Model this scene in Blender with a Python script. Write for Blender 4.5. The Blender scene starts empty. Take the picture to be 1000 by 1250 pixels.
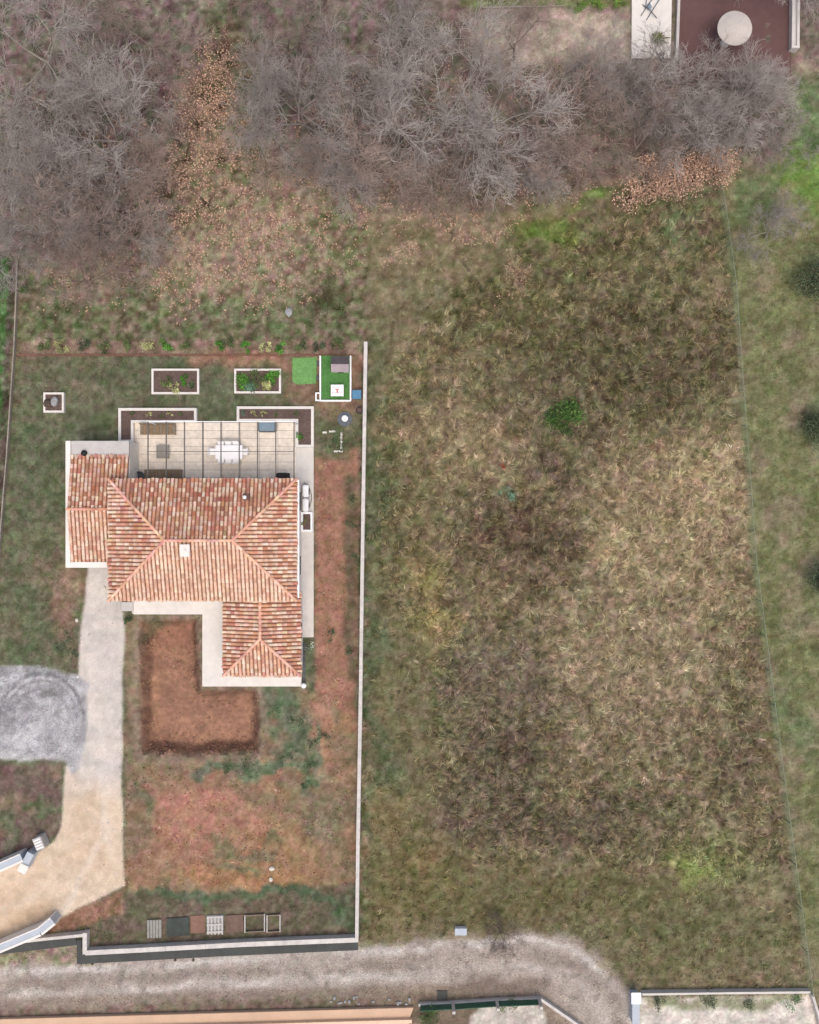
import bpy, bmesh, math, random
import numpy as np
from mathutils import Vector, Matrix

R = math.radians
S = 18.0          # photograph pixels per metre on the ground
H = 65.0          # height of the drone above the ground
SC = bpy.context.scene
COL = SC.collection
random.seed(7)
rng = np.random.default_rng(11)

# ------------------------------------------------------------------ camera
cam = bpy.data.cameras.new('camera')
cam.sensor_fit = 'VERTICAL'
cam.angle_y = 2 * math.atan(625 / S / H)
cam.clip_start = 1.0
cam.clip_end = 20000
camo = bpy.data.objects.new('camera', cam)
camo.location = (0, 0, H)
COL.objects.link(camo)
SC.camera = camo

# ------------------------------------------------------------------ sky and sun (bright overcast)
SUN_EL, SUN_AZ = 72, 165      # azimuth clockwise from +Y
w = bpy.data.worlds.new('World')
SC.world = w
w.use_nodes = True
nt = w.node_tree
sky = nt.nodes.new('ShaderNodeTexSky')
sky.sky_type = 'NISHITA'
sky.sun_disc = False
sky.sun_elevation = R(SUN_EL)
sky.sun_rotation = R(SUN_AZ)
sky.air_density = 1.0
sky.dust_density = 6.0
sky.ozone_density = 0.4
bg = nt.nodes['Background']
bg.inputs['Strength'].default_value = 0.15
nt.links.new(sky.outputs[0], bg.inputs['Color'])
sun = bpy.data.lights.new('sun', 'SUN')
sun.energy = 0.8
sun.angle = R(40)
sun.color = (1.0, 0.975, 0.945)
suno = bpy.data.objects.new('sun', sun)
suno.rotation_euler = (R(90 - SUN_EL), 0, R(180 - SUN_AZ))
suno.location = (0, -30, 40)
COL.objects.link(suno)
SC.view_settings.view_transform = 'Standard'
SC.view_settings.look = 'None'
SC.view_settings.gamma = 1.0
SC.view_settings.use_curve_mapping = False
SC.view_settings.exposure = 0.15

# ------------------------------------------------------------------ small helpers
def P(px, py, h=0.0):
    k = (1 - h / H) / S
    return ((px - 500) * k, (625 - py) * k)

def V(px, py, h=0.0, z=None):
    x, y = P(px, py, h)
    return Vector((x, y, h if z is None else z))

def lin(c):
    out = []
    for v in c[:3]:
        v = v / 255.0
        out.append(v / 12.92 if v <= 0.04045 else ((v + 0.055) / 1.055) ** 2.4)
    return out

def lin_np(a):
    a = np.clip(a / 255.0, 0, 1)
    return np.where(a <= 0.04045, a / 12.92, ((a + 0.055) / 1.055) ** 2.4)

def _hash(ix, iy, seed):
    n = (ix.astype(np.int64) * 374761393 + iy.astype(np.int64) * 668265263 + seed * 144665) & 0x7fffffff
    n = ((n ^ (n >> 13)) * 1274126177) & 0x7fffffff
    n = (n ^ (n >> 16)) & 0x7fffffff
    return n / float(0x7fffffff)

def vnoise(x, y, seed):
    ix = np.floor(x); iy = np.floor(y)
    fx = x - ix; fy = y - iy
    fx = fx * fx * (3 - 2 * fx); fy = fy * fy * (3 - 2 * fy)
    a = _hash(ix, iy, seed); b = _hash(ix + 1, iy, seed)
    c = _hash(ix, iy + 1, seed); d = _hash(ix + 1, iy + 1, seed)
    return (a * (1 - fx) + b * fx) * (1 - fy) + (c * (1 - fx) + d * fx) * fy

def fbm(x, y, size, seed, octs=4):
    """0..1 noise, size in metres"""
    x = np.asarray(x, float) / size; y = np.asarray(y, float) / size
    t = 0; amp = 0.5; tot = 0
    for o in range(octs):
        t = t + amp * vnoise(x + 17.3 * o, y - 9.1 * o, seed + o)
        tot += amp; amp *= 0.55; x = x * 2.03; y = y * 2.03
    return t / tot

def sdf(px, py, pts):
    """signed distance (pixels), negative inside the polygon"""
    px = np.asarray(px, float); py = np.asarray(py, float)
    d = np.full(px.shape, 1e18); inside = np.zeros(px.shape, bool)
    n = len(pts)
    for i in range(n):
        ax, ay = pts[i]; bx_, by_ = pts[(i + 1) % n]
        ex, ey = bx_ - ax, by_ - ay
        wx, wy = px - ax, py - ay
        t = np.clip((wx * ex + wy * ey) / (ex * ex + ey * ey + 1e-9), 0, 1)
        d = np.minimum(d, (wx - t * ex) ** 2 + (wy - t * ey) ** 2)
        c = ((ay > py) != (by_ > py)) & (px < (bx_ - ax) * (py - ay) / ((by_ - ay) if by_ != ay else 1e-9) + ax)
        inside ^= c
    d = np.sqrt(d)
    return np.where(inside, -d, d)

def sstep(a, b, x):
    t = np.clip((x - a) / (b - a), 0, 1)
    return t * t * (3 - 2 * t)

# ------------------------------------------------------------------ materials
MATS = {}
def mat(name, rgb, rough=0.85, var=0.15, size=0.5, bump=0.0, bsize=0.05, attr=False, spec=0.25,
        rnd=0.0, metal=0.0, speck=0.0, ssize=0.05, trans=0.0, attr_name='Col'):
    """procedural Principled material: base colour, two noises for unevenness and dirt, optional speckle and bump"""
    if name in MATS:
        return MATS[name]
    m = bpy.data.materials.new(name); m.use_nodes = True
    t = m.node_tree; N = t.nodes; L = t.links
    b = N['Principled BSDF']
    b.inputs['Roughness'].default_value = rough
    b.inputs['Specular IOR Level'].default_value = spec
    b.inputs['Metallic'].default_value = metal
    geo = N.new('ShaderNodeNewGeometry')
    if attr:
        a = N.new('ShaderNodeAttribute'); a.attribute_name = attr_name; src = a.outputs['Color']
    else:
        a = N.new('ShaderNodeRGB'); a.outputs[0].default_value = (*lin(rgb), 1); src = a.outputs[0]
    def noise(sz, det, rgh=0.6):
        n = N.new('ShaderNodeTexNoise'); n.inputs['Scale'].default_value = 1.0 / sz
        n.inputs['Detail'].default_value = det; n.inputs['Roughness'].default_value = rgh
        L.new(geo.outputs['Position'], n.inputs['Vector']); return n.outputs['Fac']
    def scale_by(src, fac, lo, hi, f0=0.3, f1=0.7):
        mr = N.new('ShaderNodeMapRange'); mr.inputs['From Min'].default_value = f0; mr.inputs['From Max'].default_value = f1
        mr.inputs['To Min'].default_value = lo; mr.inputs['To Max'].default_value = hi
        L.new(fac, mr.inputs['Value'])
        vm = N.new('ShaderNodeVectorMath'); vm.operation = 'SCALE'
        L.new(src, vm.inputs[0]); L.new(mr.outputs[0], vm.inputs['Scale'])
        return vm.outputs[0]
    if var:
        src = scale_by(src, noise(size, 5), 1 - var, 1 + var)
        src = scale_by(src, noise(size * 5, 3), 1 - var * 0.6, 1 + var * 0.6)
    if speck:
        v = N.new('ShaderNodeTexVoronoi'); v.inputs['Scale'].default_value = 1.0 / ssize
        L.new(geo.outputs['Position'], v.inputs['Vector'])
        sx = N.new('ShaderNodeSeparateColor'); L.new(v.outputs['Color'], sx.inputs[0])
        src = scale_by(src, sx.outputs[0], 1 - speck, 1 + speck, 0, 1)
    if rnd:
        oi = N.new('ShaderNodeObjectInfo')
        src = scale_by(src, oi.outputs['Random'], 1 - rnd, 1 + rnd, 0, 1)
    L.new(src, b.inputs['Base Color'])
    if bump:
        bp = N.new('ShaderNodeBump'); bp.inputs['Strength'].default_value = bump; bp.inputs['Distance'].default_value = 0.03
        L.new(noise(bsize, 4), bp.inputs['Height']); L.new(bp.outputs[0], b.inputs['Normal'])
    MATS[name] = m
    return m

# ------------------------------------------------------------------ object helpers
ORG = {}
def props(o, label=None, cat=None, group=None, kind=None):
    if label: o['label'] = label
    if cat: o['category'] = cat
    if group: o['group'] = group
    if kind: o['kind'] = kind
    return o

def thing(name, label, cat, loc, group=None):
    o = bpy.data.objects.new(name, None)
    o.empty_display_size = 0.2
    COL.objects.link(o); o.location = loc; ORG[o.name] = Vector(loc)
    return props(o, label, cat, group)

def link_mesh(name, me, m, parent=None, origin=None):
    """me is in world coordinates; it is moved into the frame of its parent / origin"""
    org = ORG[parent.name] if parent else (Vector(origin) if origin is not None else Vector((0, 0, 0)))
    me.transform(Matrix.Translation(-org))
    if m is not None:
        me.materials.append(MATS[m] if isinstance(m, str) else m)
    o = bpy.data.objects.new(name, me); COL.objects.link(o)
    if parent: o.parent = parent
    else: o.location = org
    ORG[o.name] = org
    return o

def obj(name, bm, m, parent=None, origin=None, smooth=False, bevel=0):
    if bevel:
        es = [e for e in bm.edges if len(e.link_faces) == 2 and e.calc_face_angle(0) > 0.6]
        bmesh.ops.bevel(bm, geom=es, offset=bevel, segments=2, affect='EDGES', clamp_overlap=True)
    me = bpy.data.meshes.new(name); bm.to_mesh(me); bm.free()
    if smooth:
        me.polygons.foreach_set('use_smooth', [True] * len(me.polygons))
    return link_mesh(name, me, m, parent, origin)

def box(bm, x0, x1, y0, y1, z0, z1):
    x0, x1 = min(x0, x1), max(x0, x1); y0, y1 = min(y0, y1), max(y0, y1)
    r = bmesh.ops.create_cube(bm, size=1.0)
    bmesh.ops.transform(bm, verts=r['verts'], matrix=Matrix.Translation(((x0 + x1) / 2, (y0 + y1) / 2, (z0 + z1) / 2)) @
                        Matrix.Diagonal((x1 - x0, y1 - y0, z1 - z0, 1)))
    return bm

def pbox(px0, py0, px1, py1, z0, z1, h=None, bm=None):
    """box whose top (or height h) covers these pixels"""
    bm = bm or bmesh.new()
    hh = z1 if h is None else h
    x0, y0 = P(px0, py0, hh); x1, y1 = P(px1, py1, hh)
    return box(bm, x0, x1, y0, y1, z0, z1)

def obox(bm, a, b, half, z0, z1):
    """box along the 2D line a-b with half thickness"""
    a = Vector(a[:2]); b = Vector(b[:2]); d = (b - a).normalized(); n = Vector((-d.y, d.x)) * half
    pts = [a + n, a - n, b - n, b + n]
    return prism(bm, pts, z0, z1)

def prism(bm, pts, z0, z1):
    lo = [bm.verts.new((p[0], p[1], z0)) for p in pts]
    hi = [bm.verts.new((p[0], p[1], z1)) for p in pts]
    n = len(pts)
    fs = [bm.faces.new(lo[::-1]), bm.faces.new(hi)]
    for i in range(n):
        fs.append(bm.faces.new((lo[i], lo[(i + 1) % n], hi[(i + 1) % n], hi[i])))
    bmesh.ops.recalc_face_normals(bm, faces=fs)
    return bm

def cyl(bm, x, y, z0, z1, r0, r1=None, n=16):
    r1 = r0 if r1 is None else r1
    c = bmesh.ops.create_cone(bm, cap_ends=True, segments=n, radius1=r0, radius2=max(r1, 1e-4), depth=z1 - z0)
    bmesh.ops.translate(bm, verts=c['verts'], vec=(x, y, (z0 + z1) / 2))
    return bm

def lathe(bm, x, y, prof, n=20):
    rings = []
    for r, z in prof:
        rings.append([bm.verts.new((x + r * math.cos(2 * math.pi * i / n), y + r * math.sin(2 * math.pi * i / n), z)) for i in range(n)])
    for a, b in zip(rings, rings[1:]):
        for i in range(n):
            bm.faces.new((a[i], a[(i + 1) % n], b[(i + 1) % n], b[i]))
    bm.faces.new(rings[0][::-1]); bm.faces.new(rings[-1])
    return bm

def tube(bm, pts, r, n=6):
    pts = [Vector(p) for p in pts]; rings = []
    for i, p in enumerate(pts):
        d = (pts[min(i + 1, len(pts) - 1)] - pts[max(i - 1, 0)]).normalized()
        u = d.orthogonal().normalized(); v = d.cross(u)
        rr = r[i] if isinstance(r, (list, tuple)) else r
        rings.append([bm.verts.new(p + u * rr * math.cos(6.2832 * k / n) + v * rr * math.sin(6.2832 * k / n)) for k in range(n)])
    for a, b in zip(rings, rings[1:]):
        for k in range(n):
            bm.faces.new((a[k], a[(k + 1) % n], b[(k + 1) % n], b[k]))
    bm.faces.new(rings[0][::-1]); bm.faces.new(rings[-1])
    return bm

def raw_mesh(name, co, loops, starts, colors=None):
    me = bpy.data.meshes.new(name)
    me.vertices.add(len(co)); me.vertices.foreach_set('co', np.ascontiguousarray(co, np.float32).ravel())
    me.loops.add(len(loops)); me.loops.foreach_set('vertex_index', np.ascontiguousarray(loops, np.int32))
    me.polygons.add(len(starts)); me.polygons.foreach_set('loop_start', np.ascontiguousarray(starts, np.int32))
    me.update(calc_edges=True)
    if colors is not None:
        at = me.attributes.new('Col', 'FLOAT_COLOR', 'POINT')
        c = np.ones((len(co), 4), np.float32); c[:, :3] = colors
        at.data.foreach_set('color', c.ravel())
    return me

# ================================================================== GROUND
# outlines on the ground, in photograph pixels
LANE = [(-260, 1196), (0, 1178), (100, 1176), (260, 1163), (430, 1153), (540, 1147), (640, 1140), (690, 1146), (728, 1166), (752, 1192),
        (772, 1216), (792, 1300), (700, 1300), (668, 1232), (640, 1213), (520, 1208), (300, 1217), (0, 1230), (-260, 1244)]
DRIVE = [(107, 690), (140, 690), (150, 740), (153, 780), (149, 830), (150, 900), (148, 960), (150, 1040), (152, 1082), (100, 1106),
         (60, 1126), (0, 1154), (-260, 1240), (-260, 1130), (0, 1062), (44, 1042), (66, 1028), (75, 1010), (78, 960), (80, 936), (93, 925),
         (97, 880), (96, 830), (99, 775), (104, 735)]
PAD = [(-80, 812), (20, 814), (62, 817), (92, 824), (106, 836), (104, 880), (99, 925), (88, 945), (78, 930), (30, 926), (-80, 934)]
PIT = [(171, 757), (240, 755), (243, 800), (246, 842), (314, 842), (318, 876), (316, 918), (240, 922), (172, 920), (170, 840)]
FENCE = [(872, 205), (880, 255), (893, 350), (905, 520), (918, 690), (945, 900), (965, 1050), (986, 1208)]
WOODS = [(-300, -300), (1300, -300), (1300, 40), (975, 90), (960, 200), (905, 190), (860, 210), (780, 215), (640, 225), (520, 255),
         (400, 235), (310, 190), (290, 60), (265, 60), (235, 190), (190, 260), (165, 330), (60, 340), (20, 310), (-300, 300)]
FAR = np.array([62, 70, 80, 95, 115, 140, 170, 210, 260, 330, 430, 600, 900, 1500, 3000, 7000.])
XS = np.concatenate([-FAR[::-1], np.arange(-60, -32, 0.7), np.arange(-32, -2.4, 0.125), np.arange(-2.4, 32, 0.2), np.arange(32, 60, 0.7), FAR])
YS = np.concatenate([-FAR[::-1], np.arange(-60, -37.5, 0.7), np.arange(-37.5, 37.5, 0.14), np.arange(37.5, 60, 0.7), FAR])

def pix(x, y):
    return np.asarray(x) * S + 500, 625 - np.asarray(y) * S

def height(x, y):
    px, py = pix(x, y)
    z = (fbm(x, y, 1.3, 3, 3) - 0.5) * 0.06
    field = sstep(455, 500, px) * sstep(1130, 1080, py)
    z = z + field * (fbm(x, y, 0.9, 5, 3) - 0.5) * 0.22
    wob = (fbm(x, y, 0.6, 21, 3) - 0.5) * 12
    d = sdf(px, py, PIT) + wob
    z = z - 0.95 * sstep(2, -13, d) + 0.09 * np.exp(-((d - 7) / 6.0) ** 2)
    z = z + sstep(0, -6, d) * (fbm(x, y, 0.35, 191, 3) - 0.5) * 0.22
    dp = sdf(px, py, PAD)
    ring = np.exp(-((dp + 10 + (fbm(x, y, 1.5, 8, 2) - 0.5) * 12) / 5.0) ** 2)
    z = z + sstep(2, -20, dp) * (0.10 + (fbm(x, y, 0.5, 31, 3) - 0.5) * 0.28) + 0.13 * ring * (dp < 6)
    dl = sdf(px, py, LANE)
    z = z - 0.04 * sstep(0, -10, dl)
    flat = sstep(26, 8, sdf(px, py, [(80, 500), (383, 500), (383, 780), (368, 838), (247, 838), (247, 750), (163, 750), (120, 700), (80, 700)]))
    z = z * (1 - 0.85 * flat * (d > 12))
    return z

TALL_ = [(470, 470), (520, 380), (640, 310), (872, 250), (960, 1060), (800, 1062), (700, 1045), (580, 1040), (545, 1010), (533, 900), (525, 780), (480, 740), (462, 600)]
def paint(x, y):
    """surface colours of soil, litter, grass and gravel over the ground, 0-255"""
    px, py = pix(x, y)
    n1 = fbm(x, y, 6.0, 41, 4); n2 = fbm(x, y, 2.0, 47, 4); n3 = fbm(x, y, 0.55, 53, 3)
    wx = (fbm(x, y, 2.6, 61, 4) - 0.5) * 90; wy = (fbm(x, y, 2.6, 67, 4) - 0.5) * 90
    qx, qy = px + wx, py + wy
    C = np.zeros(np.shape(px) + (3,)) + np.array((106., 99., 71.))
    def lay(mask, rgb, k=1.0):
        nonlocal C
        a = np.clip(mask * k, 0, 1)[..., None]
        C = C * (1 - a) + np.array(rgb, float) * a
    def blob(cx, cy, rx, ry, rgb, k=0.8, sharp=1.0):
        d = np.sqrt(((qx - cx) / rx) ** 2 + ((qy - cy) / ry) ** 2)
        lay(sstep(1.25, 0.35, d / sharp), rgb, k)
    def poly(pts, rgb, soft=14, k=1.0, wob=0.5):
        d = sdf(px + wx * wob, py + wy * wob, pts)
        lay(sstep(soft / 2, -soft / 2, d), rgb, k)
    # --- field of long dry grass
    lay(sstep(0.45, 0.65, n2), (120, 106, 78), 0.8)
    blob(820, 650, 140, 115, (147, 130, 98), 1.0); blob(870, 590, 60, 70, (150, 132, 99), 0.9)
    blob(770, 800, 130, 110, (142, 126, 98), 0.9); blob(900, 700, 50, 80, (138, 122, 92), 0.8)
    blob(560, 545, 90, 60, (132, 116, 86), 0.8); blob(700, 600, 120, 50, (131, 115, 86), 0.6)
    blob(520, 720, 40, 80, (146, 128, 78), 0.8); blob(660, 880, 110, 60, (120, 106, 82), 0.7)
    blob(800, 900, 120, 70, (126, 111, 86), 0.7); blob(860, 1000, 90, 60, (118, 104, 80), 0.6)
    blob(630, 660, 90, 60, (92, 78, 60), 0.95); blob(610, 830, 80, 70, (106, 95, 77), 0.95)
    blob(595, 940, 66, 110, (94, 84, 66), 0.98); blob(690, 1000, 140, 40, (92, 82, 64), 0.95)
    blob(770, 440, 150, 75, (86, 79, 55), 0.98); blob(670, 480, 80, 40, (99, 90, 68), 0.7)
    blob(690, 555, 40, 40, (96, 84, 66), 0.8); blob(900, 930, 40, 60, (99, 87, 67), 0.7)
    blob(640, 370, 130, 90, (92, 88, 58), 0.9); blob(800, 300, 120, 70, (94, 90, 60), 0.9)
    blob(485, 800, 42, 420, (103, 97, 66), 0.9, 1.1); blob(455, 760, 20, 440, (82, 89, 60), 0.85)
    blob(640, 1095, 280, 42, (95, 90, 56), 0.9); blob(500, 1070, 70, 80, (101, 93, 57), 0.85)
    blob(860, 1140, 160, 50, (98, 95, 62), 0.85); blob(880, 1055, 60, 40, (118, 126, 76), 0.85); blob(850, 1070, 22, 18, (134, 146, 78), 0.8)
    blob(665, 285, 48, 32, (92, 108, 46), 0.95); blob(735, 240, 28, 14, (96, 115, 52), 0.8); blob(500, 350, 50, 26, (98, 112, 78), 0.7)
    blob(840, 260, 40, 60, (100, 106, 74), 0.6); blob(620, 605, 12, 12, (92, 118, 92), 0.8, 0.8)
    blob(470, 990, 20, 60, (128, 106, 68), 0.5); blob(520, 1060, 30, 20, (124, 102, 66), 0.5)
    # --- strip beyond the wire fence
    E = FENCE + [(1400, 1300), (1400, 60), (970, 60)]
    poly([(960, 70), (905, 190), (878, 235)] + FENCE[1:] + [(1000, 1400), (1400, 1400), (1400, 60)], (104, 106, 68), 8, 1.0, 0.12)
    eastm = sstep(4, -4, sdf(px, py, [(905, 190), (878, 235)] + FENCE[1:] + [(1000, 1400), (1400, 1400), (1400, 190)]))
    lay(eastm * sstep(0.5, 0.68, n2), (122, 112, 86), 0.8); lay(eastm * sstep(0.55, 0.7, n1), (98, 110, 76), 0.7)
    poly([(962, 100), (1300, 60), (1300, 190), (960, 190)], (94, 112, 74), 30, 0.8)
    blob(985, 215, 34, 44, (98, 128, 54), 0.9); blob(930, 225, 40, 40, (92, 104, 70), 0.7)
    poly([(955, 62), (1300, 58), (1300, 92), (958, 88)], (176, 156, 132), 10, 0.9, 0.3)
    poly([(976, -300), (1300, -300), (1300, 60), (976, 60)], (126, 112, 78), 6, 0.9, 0.1)
    # --- belt of trees and the leaf-strewn ground in front of it
    NB = [(-300, 240), (1000, 190), (880, 240), (760, 260), (560, 330), (450, 420), (-300, 425)]
    poly([(20, 200), (300, 170), (560, 230), (600, 330), (470, 380), (440, 416), (20, 416)], (113, 103, 75), 50, 1.0)
    poly([(20, 345), (440, 370), (440, 414), (20, 414)], (92, 95, 64), 24, 0.75)
    poly(WOODS, (112, 98, 86), 50, 1.0, 0.8)
    for b in [(270, 190, 60, 60), (300, 290, 110, 60), (210, 330, 60, 40), (480, 250, 80, 25), (560, 265, 90, 26), (620, 345, 18, 40),
              (490, 320, 28, 18), (360, 250, 60, 40), (790, 222, 60, 14), (100, 330, 60, 30), (255, 110, 40, 60)]:
        blob(*b, (142, 120, 100), 0.55)
    blob(275, 60, 36, 90, (92, 86, 58), 0.8); blob(300, 170, 25, 70, (90, 93, 60), 0.7)
    blob(390, 365, 50, 22, (84, 84, 56), 0.7); blob(430, 290, 60, 40, (104, 102, 68), 0.6)
    poly([(585, 12), (772, 8), (772, 78), (600, 84), (560, 50)], (166, 150, 132), 26, 0.95, 0.5)
    poly([(560, -300), (772, -300), (772, 8), (560, 8)], (106, 110, 68), 6, 0.9, 0.1)
    # --- garden round the house
    G = [(18, 420), (440, 417), (437, 1152), (103, 1165), (100, 1143), (-300, 1190), (-300, 640), (0, 640)]
    gm = sstep(3, -3, sdf(px, py, G))
    lay(gm, (98, 97, 70))
    lay(gm * sstep(0.48, 0.66, n2), (112, 98, 74), 0.75); lay(gm * sstep(0.5, 0.68, n1), (86, 95, 66), 0.7)
    poly([(20, 415), (440, 415), (440, 433), (20, 433)], (128, 104, 86), 5, 0.95, 0.05)
    poly([(230, 434), (440, 430), (440, 446), (240, 450)], (148, 108, 84), 14, 0.9, 0.3)
    poly([(345, 434), (440, 432), (440, 505), (400, 512), (350, 480)], (126, 98, 74), 16, 0.75, 0.4)
    poly([(384, 556), (440, 545), (436, 930), (390, 930), (384, 850)], (140, 103, 83), 8, 1.0, 0.18)
    poly([(424, 580), (438, 580), (436, 830), (420, 830)], (92, 82, 62), 10, 0.8, 0.2)
    poly([(384, 500), (436, 505), (434, 560), (384, 556)], (94, 97, 66), 14, 0.7, 0.4)
    poly([(80, 690), (108, 692), (98, 760), (96, 812), (62, 800), (70, 740)], (134, 106, 84), 18, 0.8, 0.6)
    blob(80, 780, 24, 26, (80, 90, 62), 0.8)
    GS = [(152, 752), (247, 752), (247, 838), (372, 838), (437, 880), (437, 1090), (152, 1090)]
    poly(GS, (124, 104, 80), 8, 1.0, 0.15)
    gs = sstep(6, -6, sdf(px, py, GS))
    lay(gs * sstep(0.46, 0.62, n2), (146, 110, 84), 0.8); lay(gs * sstep(0.52, 0.68, n1), (108, 98, 74), 0.6)
    blob(245, 990, 82, 56, (160, 112, 92), 0.95); blob(215, 1030, 60, 40, (154, 109, 88), 0.7); blob(170, 1010, 26, 60, (122, 104, 84), 0.7)
    blob(400, 880, 24, 60, (154, 114, 90), 0.8); blob(350, 1040, 90, 40, (150, 112, 80), 0.7); blob(300, 1068, 130, 16, (152, 110, 76), 0.8)
    for b in [(350, 880, 30, 40), (330, 930, 60, 16), (375, 925, 22, 30), (265, 935, 36, 12), (395, 900, 9, 16), (372, 960, 10, 14), (340, 850, 24, 20)]:
        blob(*b, (82, 100, 72), 0.8, 0.9)
    for b in [(300, 1030, 50, 10), (285, 1055, 30, 8), (180, 975, 14, 12)]:
        blob(*b, (92, 96, 66), 0.6)
    # excavation
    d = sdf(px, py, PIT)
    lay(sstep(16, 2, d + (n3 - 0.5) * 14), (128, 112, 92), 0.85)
    lay(sstep(3, -5, d), (120, 88, 70)); lay(sstep(-6, -16, d), (146, 106, 84)); lay(sstep(-8, -14, d) * sstep(0.5, 0.68, n2), (156, 116, 88), 0.8)  # pit sides painted darker than the floor
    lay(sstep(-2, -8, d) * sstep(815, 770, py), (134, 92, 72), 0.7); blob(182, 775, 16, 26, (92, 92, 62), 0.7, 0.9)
    # strip along the south wall
    poly([(110, 1092), (300, 1090), (330, 1084), (437, 1076), (437, 1145), (110, 1165)], (98, 88, 68), 10, 1.0, 0.15)
    for b in [(330, 1092, 60, 9), (400, 1088, 50, 12), (230, 1102, 70, 9), (420, 1110, 26, 22)]:
        blob(*b, (76, 96, 66), 0.85)
    poly([(30, 1118), (100, 1105), (150, 1090), (150, 1115), (110, 1130), (60, 1140)], (140, 102, 76), 10, 0.9, 0.2)
    # wedge west of the drive
    poly([(-300, 934), (74, 934), (76, 1010), (48, 1038), (0, 1050), (-300, 1090)], (108, 90, 78), 6, 1.0, 0.1)
    lay(sstep(4, -4, sdf(px, py, [(-300, 934), (74, 934), (76, 1010), (0, 1050), (-300, 1090)])) * sstep(0.55, 0.7, n2), (126, 103, 82), 0.8)
    blob(46, 966, 22, 9, (84, 98, 62), 0.8); blob(8, 1010, 16, 12, (82, 96, 66), 0.7)
    # neighbour beyond the west wall
    poly([(-300, 315), (18, 315), (13, 420), (0, 560), (-6, 660), (-300, 660)], (66, 98, 48), 3, 1.0, 0.03)
    poly([(10, 315), (20, 315), (15, 420), (2, 650), (-8, 650), (7, 420)], (84, 75, 62), 4, 0.95, 0.05)
    # --- verge and yards south of the lane
    poly([(-300, 1160), (100, 1148), (103, 1170), (440, 1150), (440, 1168), (0, 1190), (-300, 1200)], (140, 122, 102), 10, 0.9, 0.2)
    poly([(-300, 1226), (0, 1212), (300, 1202), (520, 1196), (650, 1200), (700, 1232), (720, 1300), (-300, 1300)], (112, 97, 82), 12, 1.0, 0.25)
    poly([(576, 1240), (590, 1226), (650, 1222), (664, 1236), (672, 1300), (560, 1300)], (176, 168, 158), 6, 1.0, 0.1)
    poly([(668, 1226), (712, 1236), (740, 1300), (680, 1300)], (98, 94, 62), 8, 0.8, 0.2)
    poly([(778, 1217), (990, 1214), (1010, 1300), (778, 1300)], (190, 182, 170), 4, 1.0, 0.1)
    poly([(784, 1216), (986, 1213), (986, 1226), (784, 1230)], (126, 128, 92), 8, 0.7, 0.4)
    # --- gravel
    dl = sdf(px + wx * 0.16, py + wy * 0.16, LANE)
    lm = sstep(9, -8, dl + (n3 - 0.5) * 18)
    lay(lm, (157, 145, 134))
    # wheel tracks and a darker crown run along the lane, measured from its garden-side edge
    dt = -sdf(px, py, LANE[:12] + [(700, 3000), (-260, 3000)]) + (n2 - 0.5) * 7
    dt = dt + (fbm(x, y, 1.1, 197, 3) - 0.5) * 14
    tex = sstep(0.25, 0.55, n3); br = 0.35 + 0.65 * sstep(0.38, 0.6, fbm(x * 0.45, y, 1.6, 193, 3))
    lay(lm * sstep(7, 1, np.abs(dt - 9)) * br, (188, 181, 174), 0.75)
    lay(lm * sstep(9, 2, np.abs(dt - 25)) * (0.4 + 0.6 * tex) * br, (132, 118, 106), 0.85)
    lay(lm * sstep(8, 1, np.abs(dt - 40)) * br, (182, 174, 167), 0.65)
    lay(lm * sstep(0.62, 0.75, fbm(x, y, 0.7, 199, 3)), (128, 118, 108), 0.6)
    lay(lm * sstep(48, 60, dt) * sstep(700, 640, px), (118, 104, 92), 0.9)
    lay(sstep(0, -10, sdf(px, py, [(-300, 1226), (0, 1214), (300, 1204), (520, 1198), (650, 1204), (700, 1240), (700, 1300), (-300, 1300)])) * lm, (134, 118, 103), 0.8)
    dd = sdf(px + wx * 0.06, py + wy * 0.06, DRIVE)
    dm = sstep(2.5, -2.5, dd)
    lay(dm, (190, 181, 172)); lay(dm * sstep(0.5, 0.7, n2), (200, 189, 176), 0.6)
    low = sstep(930, 985, qy * 0.3 + py * 0.7 - (px - 110) * 0.15)
    lay(dm * low, (202, 178, 150)); lay(dm * low * sstep(0.5, 0.68, n2), (194, 164, 132), 0.6); lay(dm * sstep(0.62, 0.72, n3), (164, 152, 138), 0.35)
    trk = sstep(9, 1, np.abs(px - 128 + np.clip(py - 1020, 0, 200) * 0.55 + (n2 - 0.5) * 8))
    lay(dm * low * trk, (212, 202, 188), 0.35)
    poly([(0, 1122), (60, 1098), (66, 1120), (0, 1148), (-300, 1235), (-300, 1190)], (192, 158, 120), 22, 0.55, 0.2)
    dp = sdf(px + wx * 0.2, py + wy * 0.2, PAD)
    pm = sstep(3, -3, dp)
    lay(pm, (148, 147, 149)); lay(pm * sstep(0.42, 0.6, fbm(x, y, 0.7, 181, 4)), (174, 173, 175), 0.8); lay(pm * sstep(0.5, 0.34, fbm(x, y, 0.35, 183, 3)), (128, 126, 126), 0.6)
    er = np.sqrt(((px - 52) / 1.0) ** 2 + ((py - 878) / 1.08) ** 2) + (n2 - 0.5) * 5
    for r_, w_, k_ in ((52, 2.4, .75), (44, 1.6, .5), (34, 1.5, .4)):
        lay(pm * sstep(w_ * 1.6, w_ * 0.4, np.abs(er - r_)) * sstep(905, 860, py) * sstep(0.25, 0.5, n3), (104, 102, 104), k_)
    lay(pm * sstep(1.2, 0.6, np.sqrt(((px - 58) / 13) ** 2 + ((py - 848) / 5) ** 2) + (n3 - 0.5) * 0.8), (116, 114, 114), 0.8)
    lay(pm * sstep(880, 915, qy), (170, 170, 170), 0.5)
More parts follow.
